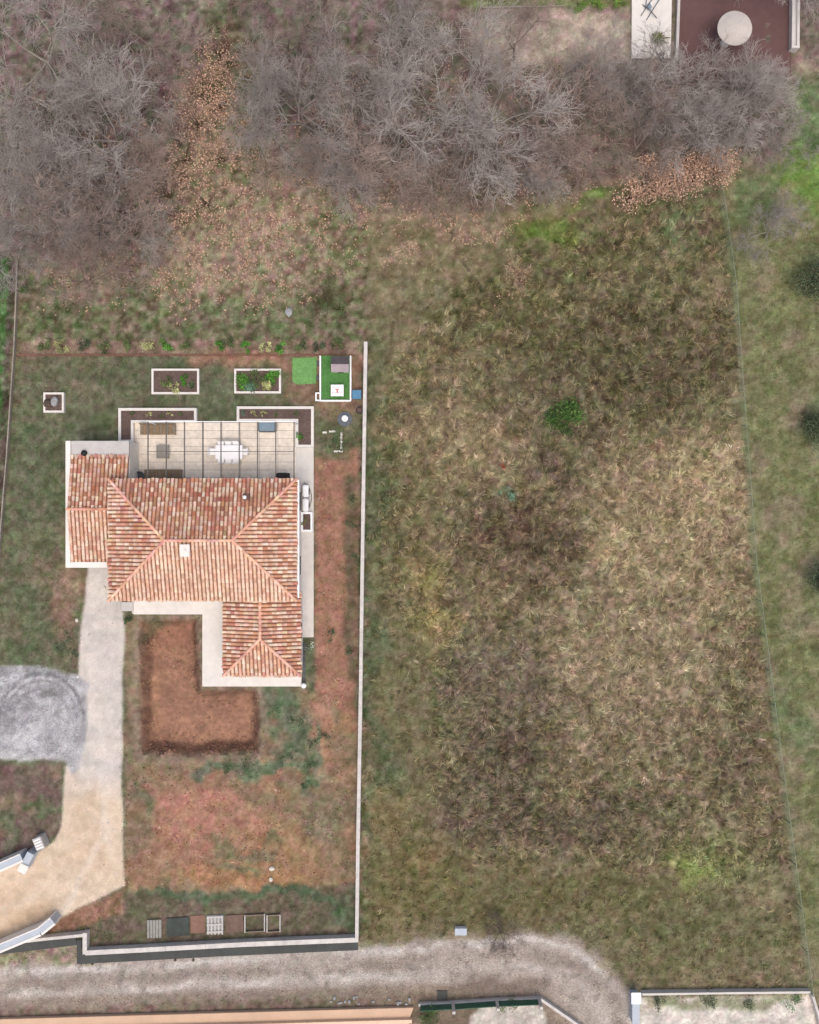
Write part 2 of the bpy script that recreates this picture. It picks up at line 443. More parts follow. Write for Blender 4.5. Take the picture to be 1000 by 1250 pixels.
    # patchy mixture of greener, pinker and strawer bits at hand's breadth, in living ground only
    hardm = np.maximum(np.maximum(dm, pm), np.maximum(lm, sstep(2, -4, sdf(px, py, PIT))))
    m1 = fbm(x, y, 0.42, 141, 3) - 0.5; m2 = fbm(x, y, 0.38, 151, 3) - 0.5; m3 = fbm(x, y, 0.3, 161, 2) - 0.5
    soilm = np.maximum(gs * 0.75, sstep(6, -6, sdf(px, py, [(384, 550), (440, 545), (436, 930), (384, 930)])))
    soilm = np.maximum(soilm, sstep(1190, 1205, py) * sstep(720, 690, px)) * (1 - sstep(20, 60, np.abs(C[..., 1] - C[..., 0] + 38) * 1.6))
    amp = 1 - 0.4 * eastm - 0.3 * (1 - eastm) * sstep(445, 455, px) * sstep(-8, 12, sdf(px, py, TALL_)) - 0.4 * sstep(3, -3, sdf(px, py, G)) * (1 - soilm)
    k_ = (amp * (1 - 0.8 * hardm) * (1 - 0.6 * soilm))[..., None]
    gard = np.maximum(sstep(452, 440, px), sstep(330, 260, py))
    C = C + k_ * (m1[..., None] * np.array((-24., 14., -16.)) * (1 + 0.7 * gard[..., None]) + m2[..., None] * np.array((40., 30., 22.)) + m3[..., None] * 74)
    Y = (C * np.array((0.3, 0.59, 0.11))).sum(-1, keepdims=True)
    fieldm = sstep(445, 460, px) * (1 - eastm)
    C = Y + (C - Y) * (0.76 + 0.12 * soilm + 0.05 * fieldm + 0.07 * eastm)[..., None]
    # fine unevenness that is in the stuff itself
    C = C * (0.90 + 0.24 * n3)[..., None]
    return C

gx, gy = np.meshgrid(XS, YS)
GZ = height(gx, gy)
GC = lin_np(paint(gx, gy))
nx, ny = len(XS), len(YS)
idx = np.arange(nx * ny).reshape(ny, nx)
quads = np.stack([idx[:-1, :-1], idx[:-1, 1:], idx[1:, 1:], idx[1:, :-1]], -1).reshape(-1, 4)
cx_ = (gx[:-1, :-1] + gx[1:, 1:]).ravel() / 2; cy_ = (gy[:-1, :-1] + gy[1:, 1:]).ravel() / 2
cpx, cpy = pix(cx_, cy_)
cw = (fbm(cx_, cy_, 2.6, 61, 4) - 0.5) * 90; ch = (fbm(cx_, cy_, 2.6, 67, 4) - 0.5) * 90
lab = np.zeros(len(quads), int)
lab[sdf(cpx + cw * 0.16, cpy + ch * 0.16, LANE) + (fbm(cx_, cy_, 0.55, 53, 3) - 0.5) * 18 < 0] = 1
lab[sdf(cpx + cw * 0.06, cpy + ch * 0.06, DRIVE) < 0] = 2
lab[(sdf(cpx + cw * 0.2, cpy + ch * 0.2, PAD) < 0) & (lab != 2)] = 3
lab[sdf(cpx, cpy, PIT) + (fbm(cx_, cy_, 0.6, 21, 3) - 0.5) * 12 < 0] = 4
mat('earth', None, 0.95, 0.22, 0.22, 0.7, 0.09, attr=True, spec=0.1)
mat('gravel', None, 0.95, 0.10, 0.5, 0.8, 0.05, attr=True, spec=0.15, speck=0.22, ssize=0.07)
mat('sandy_gravel', None, 0.95, 0.07, 0.5, 0.6, 0.05, attr=True, spec=0.15, speck=0.08, ssize=0.06)
mat('dug_earth', None, 0.95, 0.24, 0.3, 1.0, 0.12, attr=True, spec=0.1)
co_all = np.stack([gx, gy, GZ], -1).reshape(-1, 3); col_all = GC.reshape(-1, 3)
for k, (nm, m) in enumerate([('ground', 'earth'), ('gravel_lane', 'gravel'), ('driveway', 'sandy_gravel'), ('gravel_yard', 'gravel'), ('excavation', 'dug_earth')]):
    q = quads[lab == k]
    u, inv = np.unique(q.ravel(), return_inverse=True)
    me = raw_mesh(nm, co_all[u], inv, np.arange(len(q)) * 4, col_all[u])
    me.polygons.foreach_set('use_smooth', np.ones(len(q), bool))
    o = link_mesh(nm, me, m)
    props(o, {'ground': 'open ground of dry grass, soil and leaf litter', 'gravel_lane': 'rutted pale gravel lane outside the garden wall',
              'driveway': 'gravel driveway turning beige towards the gate', 'gravel_yard': 'churned blue-grey gravel yard beside the drive',
              'excavation': 'L-shaped red earth excavation dug beside the white terrace'}[nm], kind='structure')

# ================================================================== HOUSE
mat('render_white', (226, 221, 214), 0.9, 0.05, 0.8, 0.15, 0.03)
mat('concrete_pale', (205, 200, 193), 0.9, 0.07, 0.5, 0.3, 0.04)
mat('concrete_white', (216, 211, 204), 0.9, 0.06, 0.4, 0.2, 0.04)
mat('concrete_grey', (186, 182, 178), 0.9, 0.08, 0.4, 0.3, 0.04)
mat('tile', None, 0.85, 0.17, 0.26, 0.2, 0.03, attr=True, spec=0.2)
mat('tile_channel', (150, 104, 86), 0.9, 0.25, 0.25, 0.3, 0.05)
mat('soil_dark', (98, 82, 76), 0.95, 0.25, 0.15, 0.8, 0.06)
mat('wood_grey', (128, 116, 100), 0.85, 0.18, 0.2, 0.3, 0.04)
mat('wood_brown', (132, 112, 88), 0.8, 0.18, 0.2, 0.3, 0.04)
mat('metal_dark', (70, 68, 66), 0.5, 0.1, 0.3, metal=0.3)
mat('metal_grey', (104, 100, 96), 0.55, 0.1, 0.3, metal=0.2)
mat('plastic_white', (240, 240, 240), 0.5, 0.03, 0.3)
mat('plastic_black', (40, 38, 38), 0.5, 0.1, 0.3)
mat('plastic_blue', (80, 128, 158), 0.5, 0.1, 0.3)
mat('cover_slate', (122, 140, 152), 0.6, 0.12, 0.2, 0.2, 0.1)
mat('slate', (92, 98, 104), 0.7, 0.1, 0.2)
mat('pane', (40, 48, 55), 0.08, 0, spec=0.6)

Z_M, Z_W, Z_G = 3.5, 2.45, 2.5
PITCH = 0.33
def pv(px, py, h):
    x, y = P(px, py, h); return Vector((x, y))

def roof_colors(n, rs, sunlit_bleach=0.0):
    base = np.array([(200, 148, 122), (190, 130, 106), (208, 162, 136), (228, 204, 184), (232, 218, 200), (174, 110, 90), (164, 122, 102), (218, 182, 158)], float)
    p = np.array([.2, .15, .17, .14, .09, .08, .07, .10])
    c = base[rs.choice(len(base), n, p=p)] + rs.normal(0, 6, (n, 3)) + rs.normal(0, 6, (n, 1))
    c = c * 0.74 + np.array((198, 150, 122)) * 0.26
    c = c * (0.95 if sunlit_bleach == 0 else 1.0)  # north slopes darker: their shaded side put into the colour
    c = c * (1 - sunlit_bleach) + np.array((230, 200, 174)) * sunlit_bleach      # sunlit side painted into the south slopes' tile colour, plus some bleaching and lichen
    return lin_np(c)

def slope_tiles(parent, poly, z_eave, pitch, seed, pw=0.255, pl=0.305, sunlit_bleach=0.0):
    """canal tiles on one roof slope; poly[0]-poly[1] is the eave, counter-clockwise"""
    rs = np.random.default_rng(seed)
    a, b = poly[0], poly[1]
    U = (b - a).normalized(); W = Vector((-U.y, U.x))
    L = (b - a).length
    depth = max((p - a).dot(W) for p in poly)
    umin = min((p - a).dot(U) for p in poly); umax = max((p - a).dot(U) for p in poly)
    bm = bmesh.new(); cl = bm.verts.layers.float_color.new('Col')
    nu = int((umax - umin) / pw) + 1; nv = int(depth / pl) + 2
    cols = roof_colors(nu * nv, rs, sunlit_bleach); k = 0
    off = ((umax - umin) - nu * pw) / 2
    for i in range(nu):
        uc = umin + off + (i + 0.5) * pw + rs.normal(0, 0.006)
        sh = rs.normal(0, 0.02)
        for j in range(nv):
            c = cols[k]; k += 1
            v0 = -0.07 + j * pl + sh + rs.normal(0, 0.012); v1 = v0 + pl + 0.05
            r0, r1 = 0.105 + rs.normal(0, 0.004), 0.082
            sk = rs.normal(0, 0.008)
            tip = np.clip(c * rs.uniform(0.8, 1.0), 0, 1) if rs.random() < 0.72 else c * 0.45 + np.array((0.72, 0.62, 0.5)) * 0.55
            ring = []
            for (v, r, zz, du) in ((v0, r0, 0.030, 0), (v1, r1, 0.0, sk)):
                row = []
                for q in range(5):
                    t = math.pi * q / 4
                    uu = uc + du + r * math.cos(t); hh = zz + r * 0.85 * math.sin(t)
                    p = a + U * uu + W * v
                    vt = bm.verts.new((p.x, p.y, z_eave + v * pitch + hh)); vt[cl] = (*(tip if zz else c), 1)
                    row.append(vt)
                ring.append(row)
            for q in range(4):
                bm.faces.new((ring[0][q], ring[0][q + 1], ring[1][q + 1], ring[1][q]))
            bm.faces.new(ring[0][::-1])
    n = len(poly)
    for i in range(1, n):
        p, q = poly[i], poly[(i + 1) % n]
        d = (q - p).normalized(); nrm = Vector((d.y, -d.x, 0))
        bmesh.ops.bisect_plane(bm, geom=bm.verts[:] + bm.edges[:] + bm.faces[:], plane_co=(p.x, p.y, 0), plane_no=nrm, clear_outer=True, dist=1e-5)
    bmesh.ops.recalc_face_normals(bm, faces=bm.faces[:])
    o = obj('tiles', bm, 'tile', parent)
    o['kind'] = 'stuff'
    return o

def ridge_caps(parent, p, q, seed, r=0.105, pl=0.38, tint=(218, 170, 148)):
    rs = np.random.default_rng(seed)
    p, q = Vector(p), Vector(q); D = (q - p); L = D.length; D.normalize()
    side = D.cross(Vector((0, 0, 1))).normalized(); up = side.cross(D)
    bm = bmesh.new(); cl = bm.verts.layers.float_color.new('Col')
    n = max(1, int(L / pl)); step = L / n
    for i in range(n):
        c = lin_np(np.array(tint, float) + rs.normal(0, 12) + rs.normal(0, 5, 3))
        rows = []
        for (s, rr, zz) in ((i * step - 0.04, r, 0.025), ((i + 1) * step, r * 0.8, 0.0)):
            row = []
            for k in range(7):
                t = math.pi * (-0.08 + 1.16 * k / 6)
                vt = bm.verts.new(p + D * s + side * rr * math.cos(t) + up * (rr * 0.8 * math.sin(t) + zz)); vt[cl] = (*c, 1); row.append(vt)
            rows.append(row)
        for k in range(6):
            bm.faces.new((rows[0][k], rows[0][k + 1], rows[1][k + 1], rows[1][k]))
        bm.faces.new(rows[0][::-1])
    bmesh.ops.recalc_face_normals(bm, faces=bm.faces[:])
    return obj('ridge_cap', bm, 'tile', parent)

def deck(name, parent, faces, eave_z):
    """solid under-roof: faces are lists of 3D points; closed below by a skirt"""
    bm = bmesh.new(); cache = {}
    def vv(p):
        k = (round(p[0], 4), round(p[1], 4), round(p[2], 4))
        if k not in cache: cache[k] = bm.verts.new(p)
        return cache[k]
    for f in faces: bm.faces.new([vv(p) for p in f])
    top = bm.faces[:]
    r = bmesh.ops.extrude_face_region(bm, geom=top)
    bmesh.ops.translate(bm, verts=[v for v in r['geom'] if isinstance(v, bmesh.types.BMVert)], vec=(0, 0, -0.12))
    bmesh.ops.recalc_face_normals(bm, faces=bm.faces[:])
    return obj(name, bm, 'tile_channel', parent)

house = thing('house', 'single-storey house with terracotta canal-tile hip roofs and white walls', 'house', V(250, 665, 0))
# main volume
NW, NE = pv(133, 585, Z_M), pv(362, 585, Z_M)
SE, SW = pv(362, 733, Z_M), pv(133, 733, Z_M)
half = (NW.y - SW.y) / 2
rz = Z_M + half * PITCH
A = Vector((NW.x + half, (NW.y + SW.y) / 2)); B = Vector((NE.x - half, A.y))
def up3(p, z): return Vector((p.x, p.y, z))
bm = bmesh.new()
box(bm, NW.x + 0.18, NE.x - 0.05, SW.y + 0.2, NW.y - 0.2, -0.1, Z_M - 0.12)
wall = obj('wall', bm, 'render_white', house)
dz = -0.03
roof = deck('roof', house, [[up3(NE, Z_M + dz), up3(NW, Z_M + dz), up3(A, rz + dz), up3(B, rz + dz)], [up3(NW, Z_M + dz), up3(SW, Z_M + dz), up3(A, rz + dz)],
            [up3(SW, Z_M + dz), up3(SE, Z_M + dz), up3(B, rz + dz), up3(A, rz + dz)], [up3(SE, Z_M + dz), up3(NE, Z_M + dz), up3(B, rz + dz)]], Z_M)
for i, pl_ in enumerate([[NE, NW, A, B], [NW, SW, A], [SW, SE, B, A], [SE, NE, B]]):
    slope_tiles(roof, pl_, Z_M, PITCH, 100 + i, sunlit_bleach=(0, .12, .58, .12)[i])
for i, (p, q, z0) in enumerate([(NW, A, Z_M), (SW, A, Z_M), (NE, B, Z_M), (SE, B, Z_M), (A, B, rz)]):
    ridge_caps(roof, up3(p, z0 + 0.06), up3(q, rz + 0.06), 120 + i)
# white gutter along the east eave
bm = bmesh.new(); box(bm, NE.x + 0.03, NE.x + 0.17, SE.y + 0.15, NE.y - 0.02, Z_M - 0.2, Z_M - 0.08)
obj('gutter', bm, 'plastic_white', house)
# wing
wN, wS = 722, 825
wNW, wSW, wSE, wNE = pv(273, wN, Z_W), pv(273, wS, Z_W), pv(367, wS, Z_W), pv(367, wN, Z_W)
wh = (wSE.x - wSW.x) / 2; WP = 0.33
Cw = Vector(((wNW.x + wNE.x) / 2, wNW.y)); Dw = Vector((Cw.x, wSW.y + wh)); wz = Z_W + wh * WP
bm = bmesh.new(); box(bm, wNW.x + 0.18, wNE.x - 0.12, wSW.y + 0.2, SW.y + 0.19, -0.1, Z_W - 0.1)
obj('wall', bm, 'render_white', house)
wroof = deck('roof', house, [[up3(wNW, Z_W + dz), up3(wSW, Z_W + dz), up3(Dw, wz + dz), up3(Cw, wz + dz)], [up3(wSW, Z_W + dz), up3(wSE, Z_W + dz), up3(Dw, wz + dz)],
             [up3(wSE, Z_W + dz), up3(wNE, Z_W + dz), up3(Cw, wz + dz), up3(Dw, wz + dz)]], Z_W)
for i, pl_ in enumerate([[wNW, wSW, Dw, Cw], [wSW, wSE, Dw], [wSE, wNE, Cw, Dw]]):
    slope_tiles(wroof, pl_, Z_W, WP, 140 + i, sunlit_bleach=(.12, .35, .12)[i])
for i, (p, q, z0) in enumerate([(wSW, Dw, Z_W), (wSE, Dw, Z_W), (Cw, Dw, wz)]):
    ridge_caps(wroof, up3(p, z0 + 0.06), up3(q, wz + 0.06), 150 + i)
# garage: two low slopes behind a white parapet, concrete ledge on its north side
gN, gS, gW, gE = 556, 687, 87, 157
gNW, gSW, gSE, gNE = pv(gW, gN, Z_G), pv(gW, gS, Z_G), pv(gE, gS, Z_G), pv(gE, gN, Z_G)
gm = (gNW.y + gSW.y) / 2; gz = Z_G + (gNW.y - gm) * 0.2
gA, gB = Vector((gNW.x, gm)), Vector((gNE.x, gm))
x0, y0 = P(80, 538, 2.6); x1, y1 = P(157, 693, 2.6)
bm = bmesh.new(); box(bm, x0 + 0.02, x1 - 0.02, y1 + 0.02, y0 - 0.02, -0.1, 2.25)
obj('garage_wall', bm, 'render_white', house)
bm = bmesh.new(); prism(bm, [P(80, 538, 2.62), P(80, 693, 2.62), P(131, 693, 2.62), P(131, 686, 2.62), P(86, 686, 2.62), P(86, 538, 2.62)][::1], 2.25, 2.62)
obj('parapet', bm, 'render_white', house, bevel=0.02)
bm = pbox(86.2, 538, 157, 557.5, 2.25, 2.5, 2.6)
obj('roof_ledge', bm, 'concrete_grey', house, bevel=0.015)
groof = deck('roof', house, [[up3(gNE, Z_G + dz), up3(gNW, Z_G + dz), up3(gA, gz + dz), up3(gB, gz + dz)], [up3(gSW, Z_G + dz), up3(gSE, Z_G + dz), up3(gB, gz + dz), up3(gA, gz + dz)]], Z_G)
slope_tiles(groof, [gNE, gNW, gA, gB], Z_G, 0.2, 160)
slope_tiles(groof, [gSW, gSE, gB, gA], Z_G, 0.2, 161, sunlit_bleach=0.4)
ridge_caps(groof, up3(gA, gz + 0.05), up3(gB, gz + 0.05), 162, tint=(206, 152, 130))
x, y = P(102, 553, 2.7)
bm = bmesh.new(); lathe(bm, x, y, [(0.2, 2.5), (0.2, 2.62), (0.16, 2.72), (0.08, 2.78), (0.01, 2.79)], 16)
obj('roof_vent', bm, 'plastic_black', house, smooth=True)
# chimney and flue
x, y = P(226, 672, 4.9)
ch = obj('chimney', box(bmesh.new(), x - 0.26, x + 0.26, y - 0.34, y + 0.34, 3.9, 4.95), 'render_white', house, bevel=0.02)
obj('chimney_cap', box(bmesh.new(), x - 0.31, x + 0.31, y - 0.39, y + 0.39, 4.95, 5.03), 'render_white', ch, bevel=0.015)
obj('chimney_pot', cyl(bmesh.new(), x, y, 5.03, 5.13, 0.11, 0.1), 'render_white', ch)
x, y = P(299, 607, 4.4)
mat('roof_vent_tile', (118, 88, 78), 0.9, 0.2, 0.2)
fl = obj('flue', cyl(bmesh.new(), x, y, 3.6, 4.45, 0.09), 'metal_dark', house)
obj('flue_base', box(bmesh.new(), x - 0.2, x + 0.2, y - 0.2, y + 0.26, 3.7, 4.06), 'roof_vent_tile', fl, bevel=0.03)
bm = bmesh.new(); lathe(bm, x, y, [(0.12, 4.45), (0.12, 4.49), (0.04, 4.56)], 14); obj('flue_cap', bm, 'plastic_white', fl)
# doors and windows under the eaves
def opening(name, cx, cy, z0, z1, wd, axis, sgn, panes=2):
    """axis 'x': lies along x facing sgn*y"""
    t = 0.05
    def slab(bm, u0, u1, a, b, d0, d1):
        if axis == 'x': return box(bm, cx + u0, cx + u1, cy + sgn * d0, cy + sgn * d1, a, b)
        return box(bm, cx + sgn * d0, cx + sgn * d1, cy + u0, cy + u1, a, b)
    bm = bmesh.new(); f = 0.07; hw = wd / 2
    slab(bm, -hw, hw, z1 - f, z1, 0, t); slab(bm, -hw, hw, z0, z0 + f, 0, t)
    slab(bm, -hw, -hw + f, z0 + f, z1 - f, 0, t); slab(bm, hw - f, hw, z0 + f, z1 - f, 0, t)
    for k in range(1, panes):
        u = -hw + wd * k / panes; slab(bm, u - f / 2, u + f / 2, z0 + f, z1 - f, 0, t)
    o = obj(name, bm, 'slate', house)
    for k in range(panes):
        u0 = -hw + wd * k / panes + f / 2; u1 = -hw + wd * (k + 1) / panes - f / 2
        obj('pane', slab(bmesh.new(), u0, u1, z0 + f * 0.8, z1 - f * 0.8, 0.003, 0.02), 'pane', o)
    return o
ny_ = NW.y - 0.2; sy_ = SW.y + 0.2; ex_ = NE.x - 0.05
for px in (215, 290): opening('glass_door', P(px, 0, 1)[0], ny_, 0.12, 2.3, 2.4, 'x', 1)
for py in (612, 690): opening('window', ex_, P(0, py, 1)[1], 1.0, 2.2, 1.2, 'y', 1)
opening('glass_door', P(205, 0, 1)[0], sy_, 0.35, 2.4, 1.8, 'x', -1)
opening('glass_door', wNW.x + 0.18, P(0, 775, 1)[1], 0.35, 2.3, 2.0, 'y', -1)
opening('window', Cw.x, wSW.y + 0.2, 1.0, 2.1, 1.3, 'x', -1)
opening('window', wNE.x - 0.12, P(0, 770, 1)[1], 1.0, 2.1, 1.0, 'y', 1)
gd = obj('garage_door', box(bmesh.new(), P(108, 0, 1)[0], P(131, 0, 1)[0], y1 * 0 + P(0, 693, 2.6)[1] + 0.018, P(0, 693, 2.6)[1] - 0.03, 0.05, 2.1), 'slate', house)

# ------------------------------------------------------------------ south terrace (white slab) and east walk
def ground_poly(name, pts, z0, z1, m, label, bevel=0.015, parent=None, cat=None, kind='structure'):
    bm = bmesh.new(); prism(bm, [P(a, b, z1) for a, b in pts][::-1], z0, z1)
    o = obj(name, bm, m, parent, bevel=bevel)
    return props(o, label, cat, None, kind) if not parent else o
ground_poly('south_terrace', [(163, 728), (163, 750), (247, 750), (247, 838), (368, 838), (368, 818), (272, 818), (272, 728)], -0.5, 0.3, 'concrete_white', 'white concrete terrace wrapping the south side of the house')
# faint slab joints and marks on the white terrace are its own texture; a step down to the drive
ground_poly('terrace_step', [(148, 735), (148, 746), (162.6, 746), (162.6, 735)], -0.1, 0.14, 'concrete_grey', 'small grey concrete step between drive and white terrace')
ground_poly('east_walk', [(360, 546), (360, 778), (383, 778), (383, 546)], -0.1, 0.06, 'concrete_pale', 'pale concrete walk along the east wall of the house')

# ------------------------------------------------------------------ back terrace of stone slabs
mat('stone_slab', (222, 211, 196), 0.85, 0.13, 0.22, 0.2, 0.04, rnd=0.07)
mat('joint', (120, 110, 100), 0.95, 0.15, 0.2)
terr = thing('back_terrace', 'cream stone-slab terrace behind the house', 'terrace', V(260, 555, 0)); terr['kind'] = 'structure'; del terr['category']
ground_poly('joint_bed', [(158, 516), (158, 612), (362, 612), (362, 516)], -0.1, 0.05, 'joint', None, parent=terr, bevel=0)
slab_me = bpy.data.meshes.new('slab'); bm = bmesh.new(); bmesh.ops.create_cube(bm, size=1.0)
bmesh.ops.bevel(bm, geom=bm.edges[:], offset=0.012, segments=1, affect='EDGES'); bm.to_mesh(slab_me); bm.free(); slab_me.materials.append(MATS['stone_slab'])
org = ORG[terr.name]
tx0, ty0 = P(158, 612, 0.08); tx1, ty1 = P(362, 516, 0.08)
rows_ = 10; cols_ = 9
for r_ in range(rows_):
    for c_ in range(cols_):
        o = bpy.data.objects.new('slab', slab_me); COL.objects.link(o); o.parent = terr
        sx = (tx1 - tx0) / cols_; sy = (ty1 - ty0) / rows_
        o.location = (tx0 + (c_ + 0.5) * sx - org.x, ty0 + (r_ + 0.5) * sy - org.y, 0.07 + random.uniform(-0.003, 0.003))
        o.scale = (sx - 0.022, sy - 0.018, 0.06)

# pergola of thin bars over the terrace
perg = thing('pergola', 'slim grey metal pergola bars spanning the back terrace', 'pergola', V(268, 550, 0))
ZP = 2.55
for i in range(9):
    px = 180.5 + i * 22.3
    a = P(px, 515, ZP); b = P(px, 587, ZP)
    obj('bar', obox(bmesh.new(), a, b, 0.032, ZP - 0.1, ZP), 'metal_grey', perg)
obj('crossbar', obox(bmesh.new(), P(180.5, 551, ZP), P(358.9, 551, ZP), 0.022, ZP - 0.145, ZP - 0.102), 'metal_grey', perg)
obj('beam', obox(bmesh.new(), P(178.5, 514.6, ZP), P(360.8, 514.6, ZP), 0.03, ZP - 0.22, ZP - 0.1), 'plastic_white', perg)
for px in (180.5, 358.5):
    x, y = P(px, 514.6, ZP)
    obj('post', box(bmesh.new(), x - 0.035, x + 0.035, y - 0.035, y + 0.035, 0.05, ZP - 0.221), 'plastic_white', perg)

# ------------------------------------------------------------------ planters and raised beds
def wall_ring(bm, outer, t, z0, z1):
    """low wall just inside a closed pixel polygon (axis-aligned), thickness t pixels"""
    n = len(outer)
    c = [Vector(p) for p in outer]
    inner = []
    for i in range(n):
        p0, p1, p2 = c[i - 1], c[i], c[(i + 1) % n]
        d1 = (p1 - p0).normalized(); d2 = (p2 - p1).normalized()
        n1 = Vector((-d1.y, d1.x)); n2 = Vector((-d2.y, d2.x))
        m = (n1 + n2); m = m / (1 + n1.dot(n2))
        inner.append(p1 + m * t)
    return inner

def planter(name, outer, t, zt, label, cat, wallmat='concrete_white', soil='soil_dark', group=None):
    cx = sum(p[0] for p in outer) / len(outer); cy = sum(p[1] for p in outer) / len(outer)
    th = thing(name, label, cat, V(cx, cy, 0), group)
    inner = wall_ring(None, outer, t, 0, 0)
    n = len(outer)
    o3 = [P(p[0], p[1], zt) for p in outer]; i3 = [P(p[0], p[1], zt) for p in inner]
    for i in range(n):
        j = (i + 1) % n
        bm = bmesh.new()
        prism(bm, [o3[i], o3[j], i3[j], i3[i]], -0.1, zt + 0.0015 * (i % 2))
        obj('board' if cat == 'raised bed' else 'wall', bm, wallmat, th)
    bm = bmesh.new()
    gp = [(p[0] + (q[0] - p[0]) * 0.8, p[1] + (q[1] - p[1]) * 0.8) for p, q in zip(o3, i3)]
    prism(bm, gp, -0.1, zt - 0.1)
    obj('soil', bm, soil, th)
    return th
def ccw(pts): return pts if sum((pts[i][0] * pts[(i + 1) % len(pts)][1] - pts[(i + 1) % len(pts)][0] * pts[i][1]) for i in range(len(pts))) > 0 else pts[::-1]
planter('planter', ccw([(144.5, 498), (240, 498), (240, 516), (163, 516), (163, 540), (144.5, 540)]), 3.2, 0.42, 'white L-shaped planter beside the garage end of the back terrace', 'planter')
planter('planter', ccw([(289, 496), (383, 496), (383, 546), (361, 546), (361, 514.5), (289, 514.5)]), 3.2, 0.42, 'white L-shaped planter at the terrace corner by the east walk', 'planter')
planter('raised_bed', ccw([(185, 450), (243, 450), (243, 481), (185, 481)]), 2.4, 0.34, 'white-edged raised bed with sparse plants behind the L-shaped planter', 'raised bed')
planter('raised_bed', ccw([(286, 450), (343, 450), (343, 480), (286, 480)]), 2.4, 0.34, 'white-edged raised bed crowded with bright green plants by the turf mat', 'raised bed')
planter('raised_bed', ccw([(53, 479), (78, 479), (78, 503.5), (53, 503.5)]), 2.4, 0.34, 'small square white-edged bed alone on the lawn', 'raised bed')
planter('planter_box', ccw([(367.5, 625), (381.5, 625), (381.5, 649), (367.5, 649)]), 2.4, 0.4, 'small white-rimmed planter box against the east house wall', 'planter', 'plastic_white')

# ================================================================== TERRACE FURNITURE
def chair(px, py, ang, label, group):
    x, y = P(px, py, 0.5)
    t = thing('garden_chair', label, 'chair', (x, y, 0.1), group)
    bm = bmesh.new(); box(bm, -0.22, 0.22, -0.22, 0.22, 0.42, 0.46)
    parts = [('seat', bm)]
    bm = bmesh.new(); box(bm, -0.22, 0.22, -0.25, -0.21, 0.47, 0.86); parts.append(('backrest', bm))
    for sx in (-1, 1):
        for sy in (-1, 1):
            bm = bmesh.new(); box(bm, sx * 0.2 - 0.018, sx * 0.2 + 0.018, sy * 0.2 - 0.018, sy * 0.2 + 0.018, 0.0, 0.42); parts.append(('leg', bm))
    for nm, bm in parts:
        bmesh.ops.transform(bm, verts=bm.verts[:], matrix=Matrix.Translation((x, y, 0.1)) @ Matrix.Rotation(ang, 4, 'Z'))
        obj(nm, bm, 'plastic_white', t, bevel=0.008)
tb = thing('dining_table', 'long white dining table in the middle of the back terrace', 'table', V(279.5, 552, 0.1))
x0, y0 = P(263, 543.5, 0.85); x1, y1 = P(296, 560.5, 0.85)
obj('tabletop', box(bmesh.new(), x0, x1, y0, y1, 0.8, 0.85), 'plastic_white', tb, bevel=0.015)
for lx in (x0 + 0.08, x1 - 0.08):
    for ly in (y1 + 0.08, y0 - 0.08):
        obj('leg', box(bmesh.new(), lx - 0.03, lx + 0.03, ly - 0.03, ly + 0.03, 0.1, 0.8), 'plastic_white', tb)
GC_ = 'white chairs round the dining table'
for px in (270, 279, 288):
    chair(px, 561.5, math.pi * 0 , 'white chair tucked under the long side of the dining table', GC_)
    chair(px, 543.5, math.pi, 'white chair tucked under the long side of the dining table', GC_)
chair(260, 551.5, -math.pi / 2, 'white chair at the head of the dining table on the coffee table side', 'white chairs at the table ends')
chair(299, 551.5, math.pi / 2, 'white chair at the head of the dining table facing the coffee table', 'white chairs at the table ends')

def bench(px0, py0, px1, py1, label, back):
    h = 0.5
    x0, y0 = P(px0, py1, h); x1, y1 = P(px1, py0, h)
    t = thing('garden_bench', label, 'bench', ((x0 + x1) / 2, (y0 + y1) / 2, 0.1))
    obj('seat_frame', box(bmesh.new(), x0, x1, y0, y1, 0.38, 0.46), 'wood_brown', t, bevel=0.01)
    n = 11; w_ = (x1 - x0) / n
    for i in range(n):
        obj('slat', box(bmesh.new(), x0 + i * w_ + 0.012, x0 + (i + 1) * w_ - 0.012, y0 + 0.02, y1 - 0.02, 0.46, 0.5), 'wood_brown' if i % 2 else 'wood_grey', t)
    yb = y1 if back > 0 else y0
    obj('backrest', box(bmesh.new(), x0, x1, yb - 0.03, yb + 0.03, 0.51, 0.8), 'wood_grey', t, bevel=0.01)
    for lx in (x0 + 0.06, x1 - 0.06):
        for ly in (y0 + 0.06, y1 - 0.06):
            obj('leg', box(bmesh.new(), lx - 0.035, lx + 0.035, ly - 0.035, ly + 0.035, 0.1, 0.38), 'wood_brown', t)
bench(171, 517.5, 214, 530.5, 'brown slatted bench against the low planter wall', 1)
bench(176, 573, 222, 586, 'brown slatted bench half under the tiled eave', -1)
ct = thing('coffee_table', 'square grey coffee table between the two slatted benches', 'table', V(198.5, 551, 0.1))
x0, y0 = P(191, 543.5, 0.45); x1, y1 = P(206, 559.5, 0.45)
mat('table_grey', (138, 134, 126), 0.8, 0.12, 0.2)
obj('tabletop', box(bmesh.new(), x0, x1, y0, y1, 0.41, 0.46), 'table_grey', ct, bevel=0.01)
for lx in (x0 + 0.06, x1 - 0.06):
    for ly in (y1 + 0.06, y0 - 0.06):
        obj('leg', box(bmesh.new(), lx - 0.03, lx + 0.03, ly - 0.03, ly + 0.03, 0.1, 0.41), 'metal_grey', ct)
sb = thing('storage_chest', 'slate-blue lidded chest against the terrace planter', 'chest', V(325.5, 521, 0.1))
x0, y0 = P(315, 527, 0.7); x1, y1 = P(336.5, 514.5, 0.7)
obj('body', box(bmesh.new(), x0, x1, y0, y1, 0.1, 0.62), 'slate', sb, bevel=0.05)
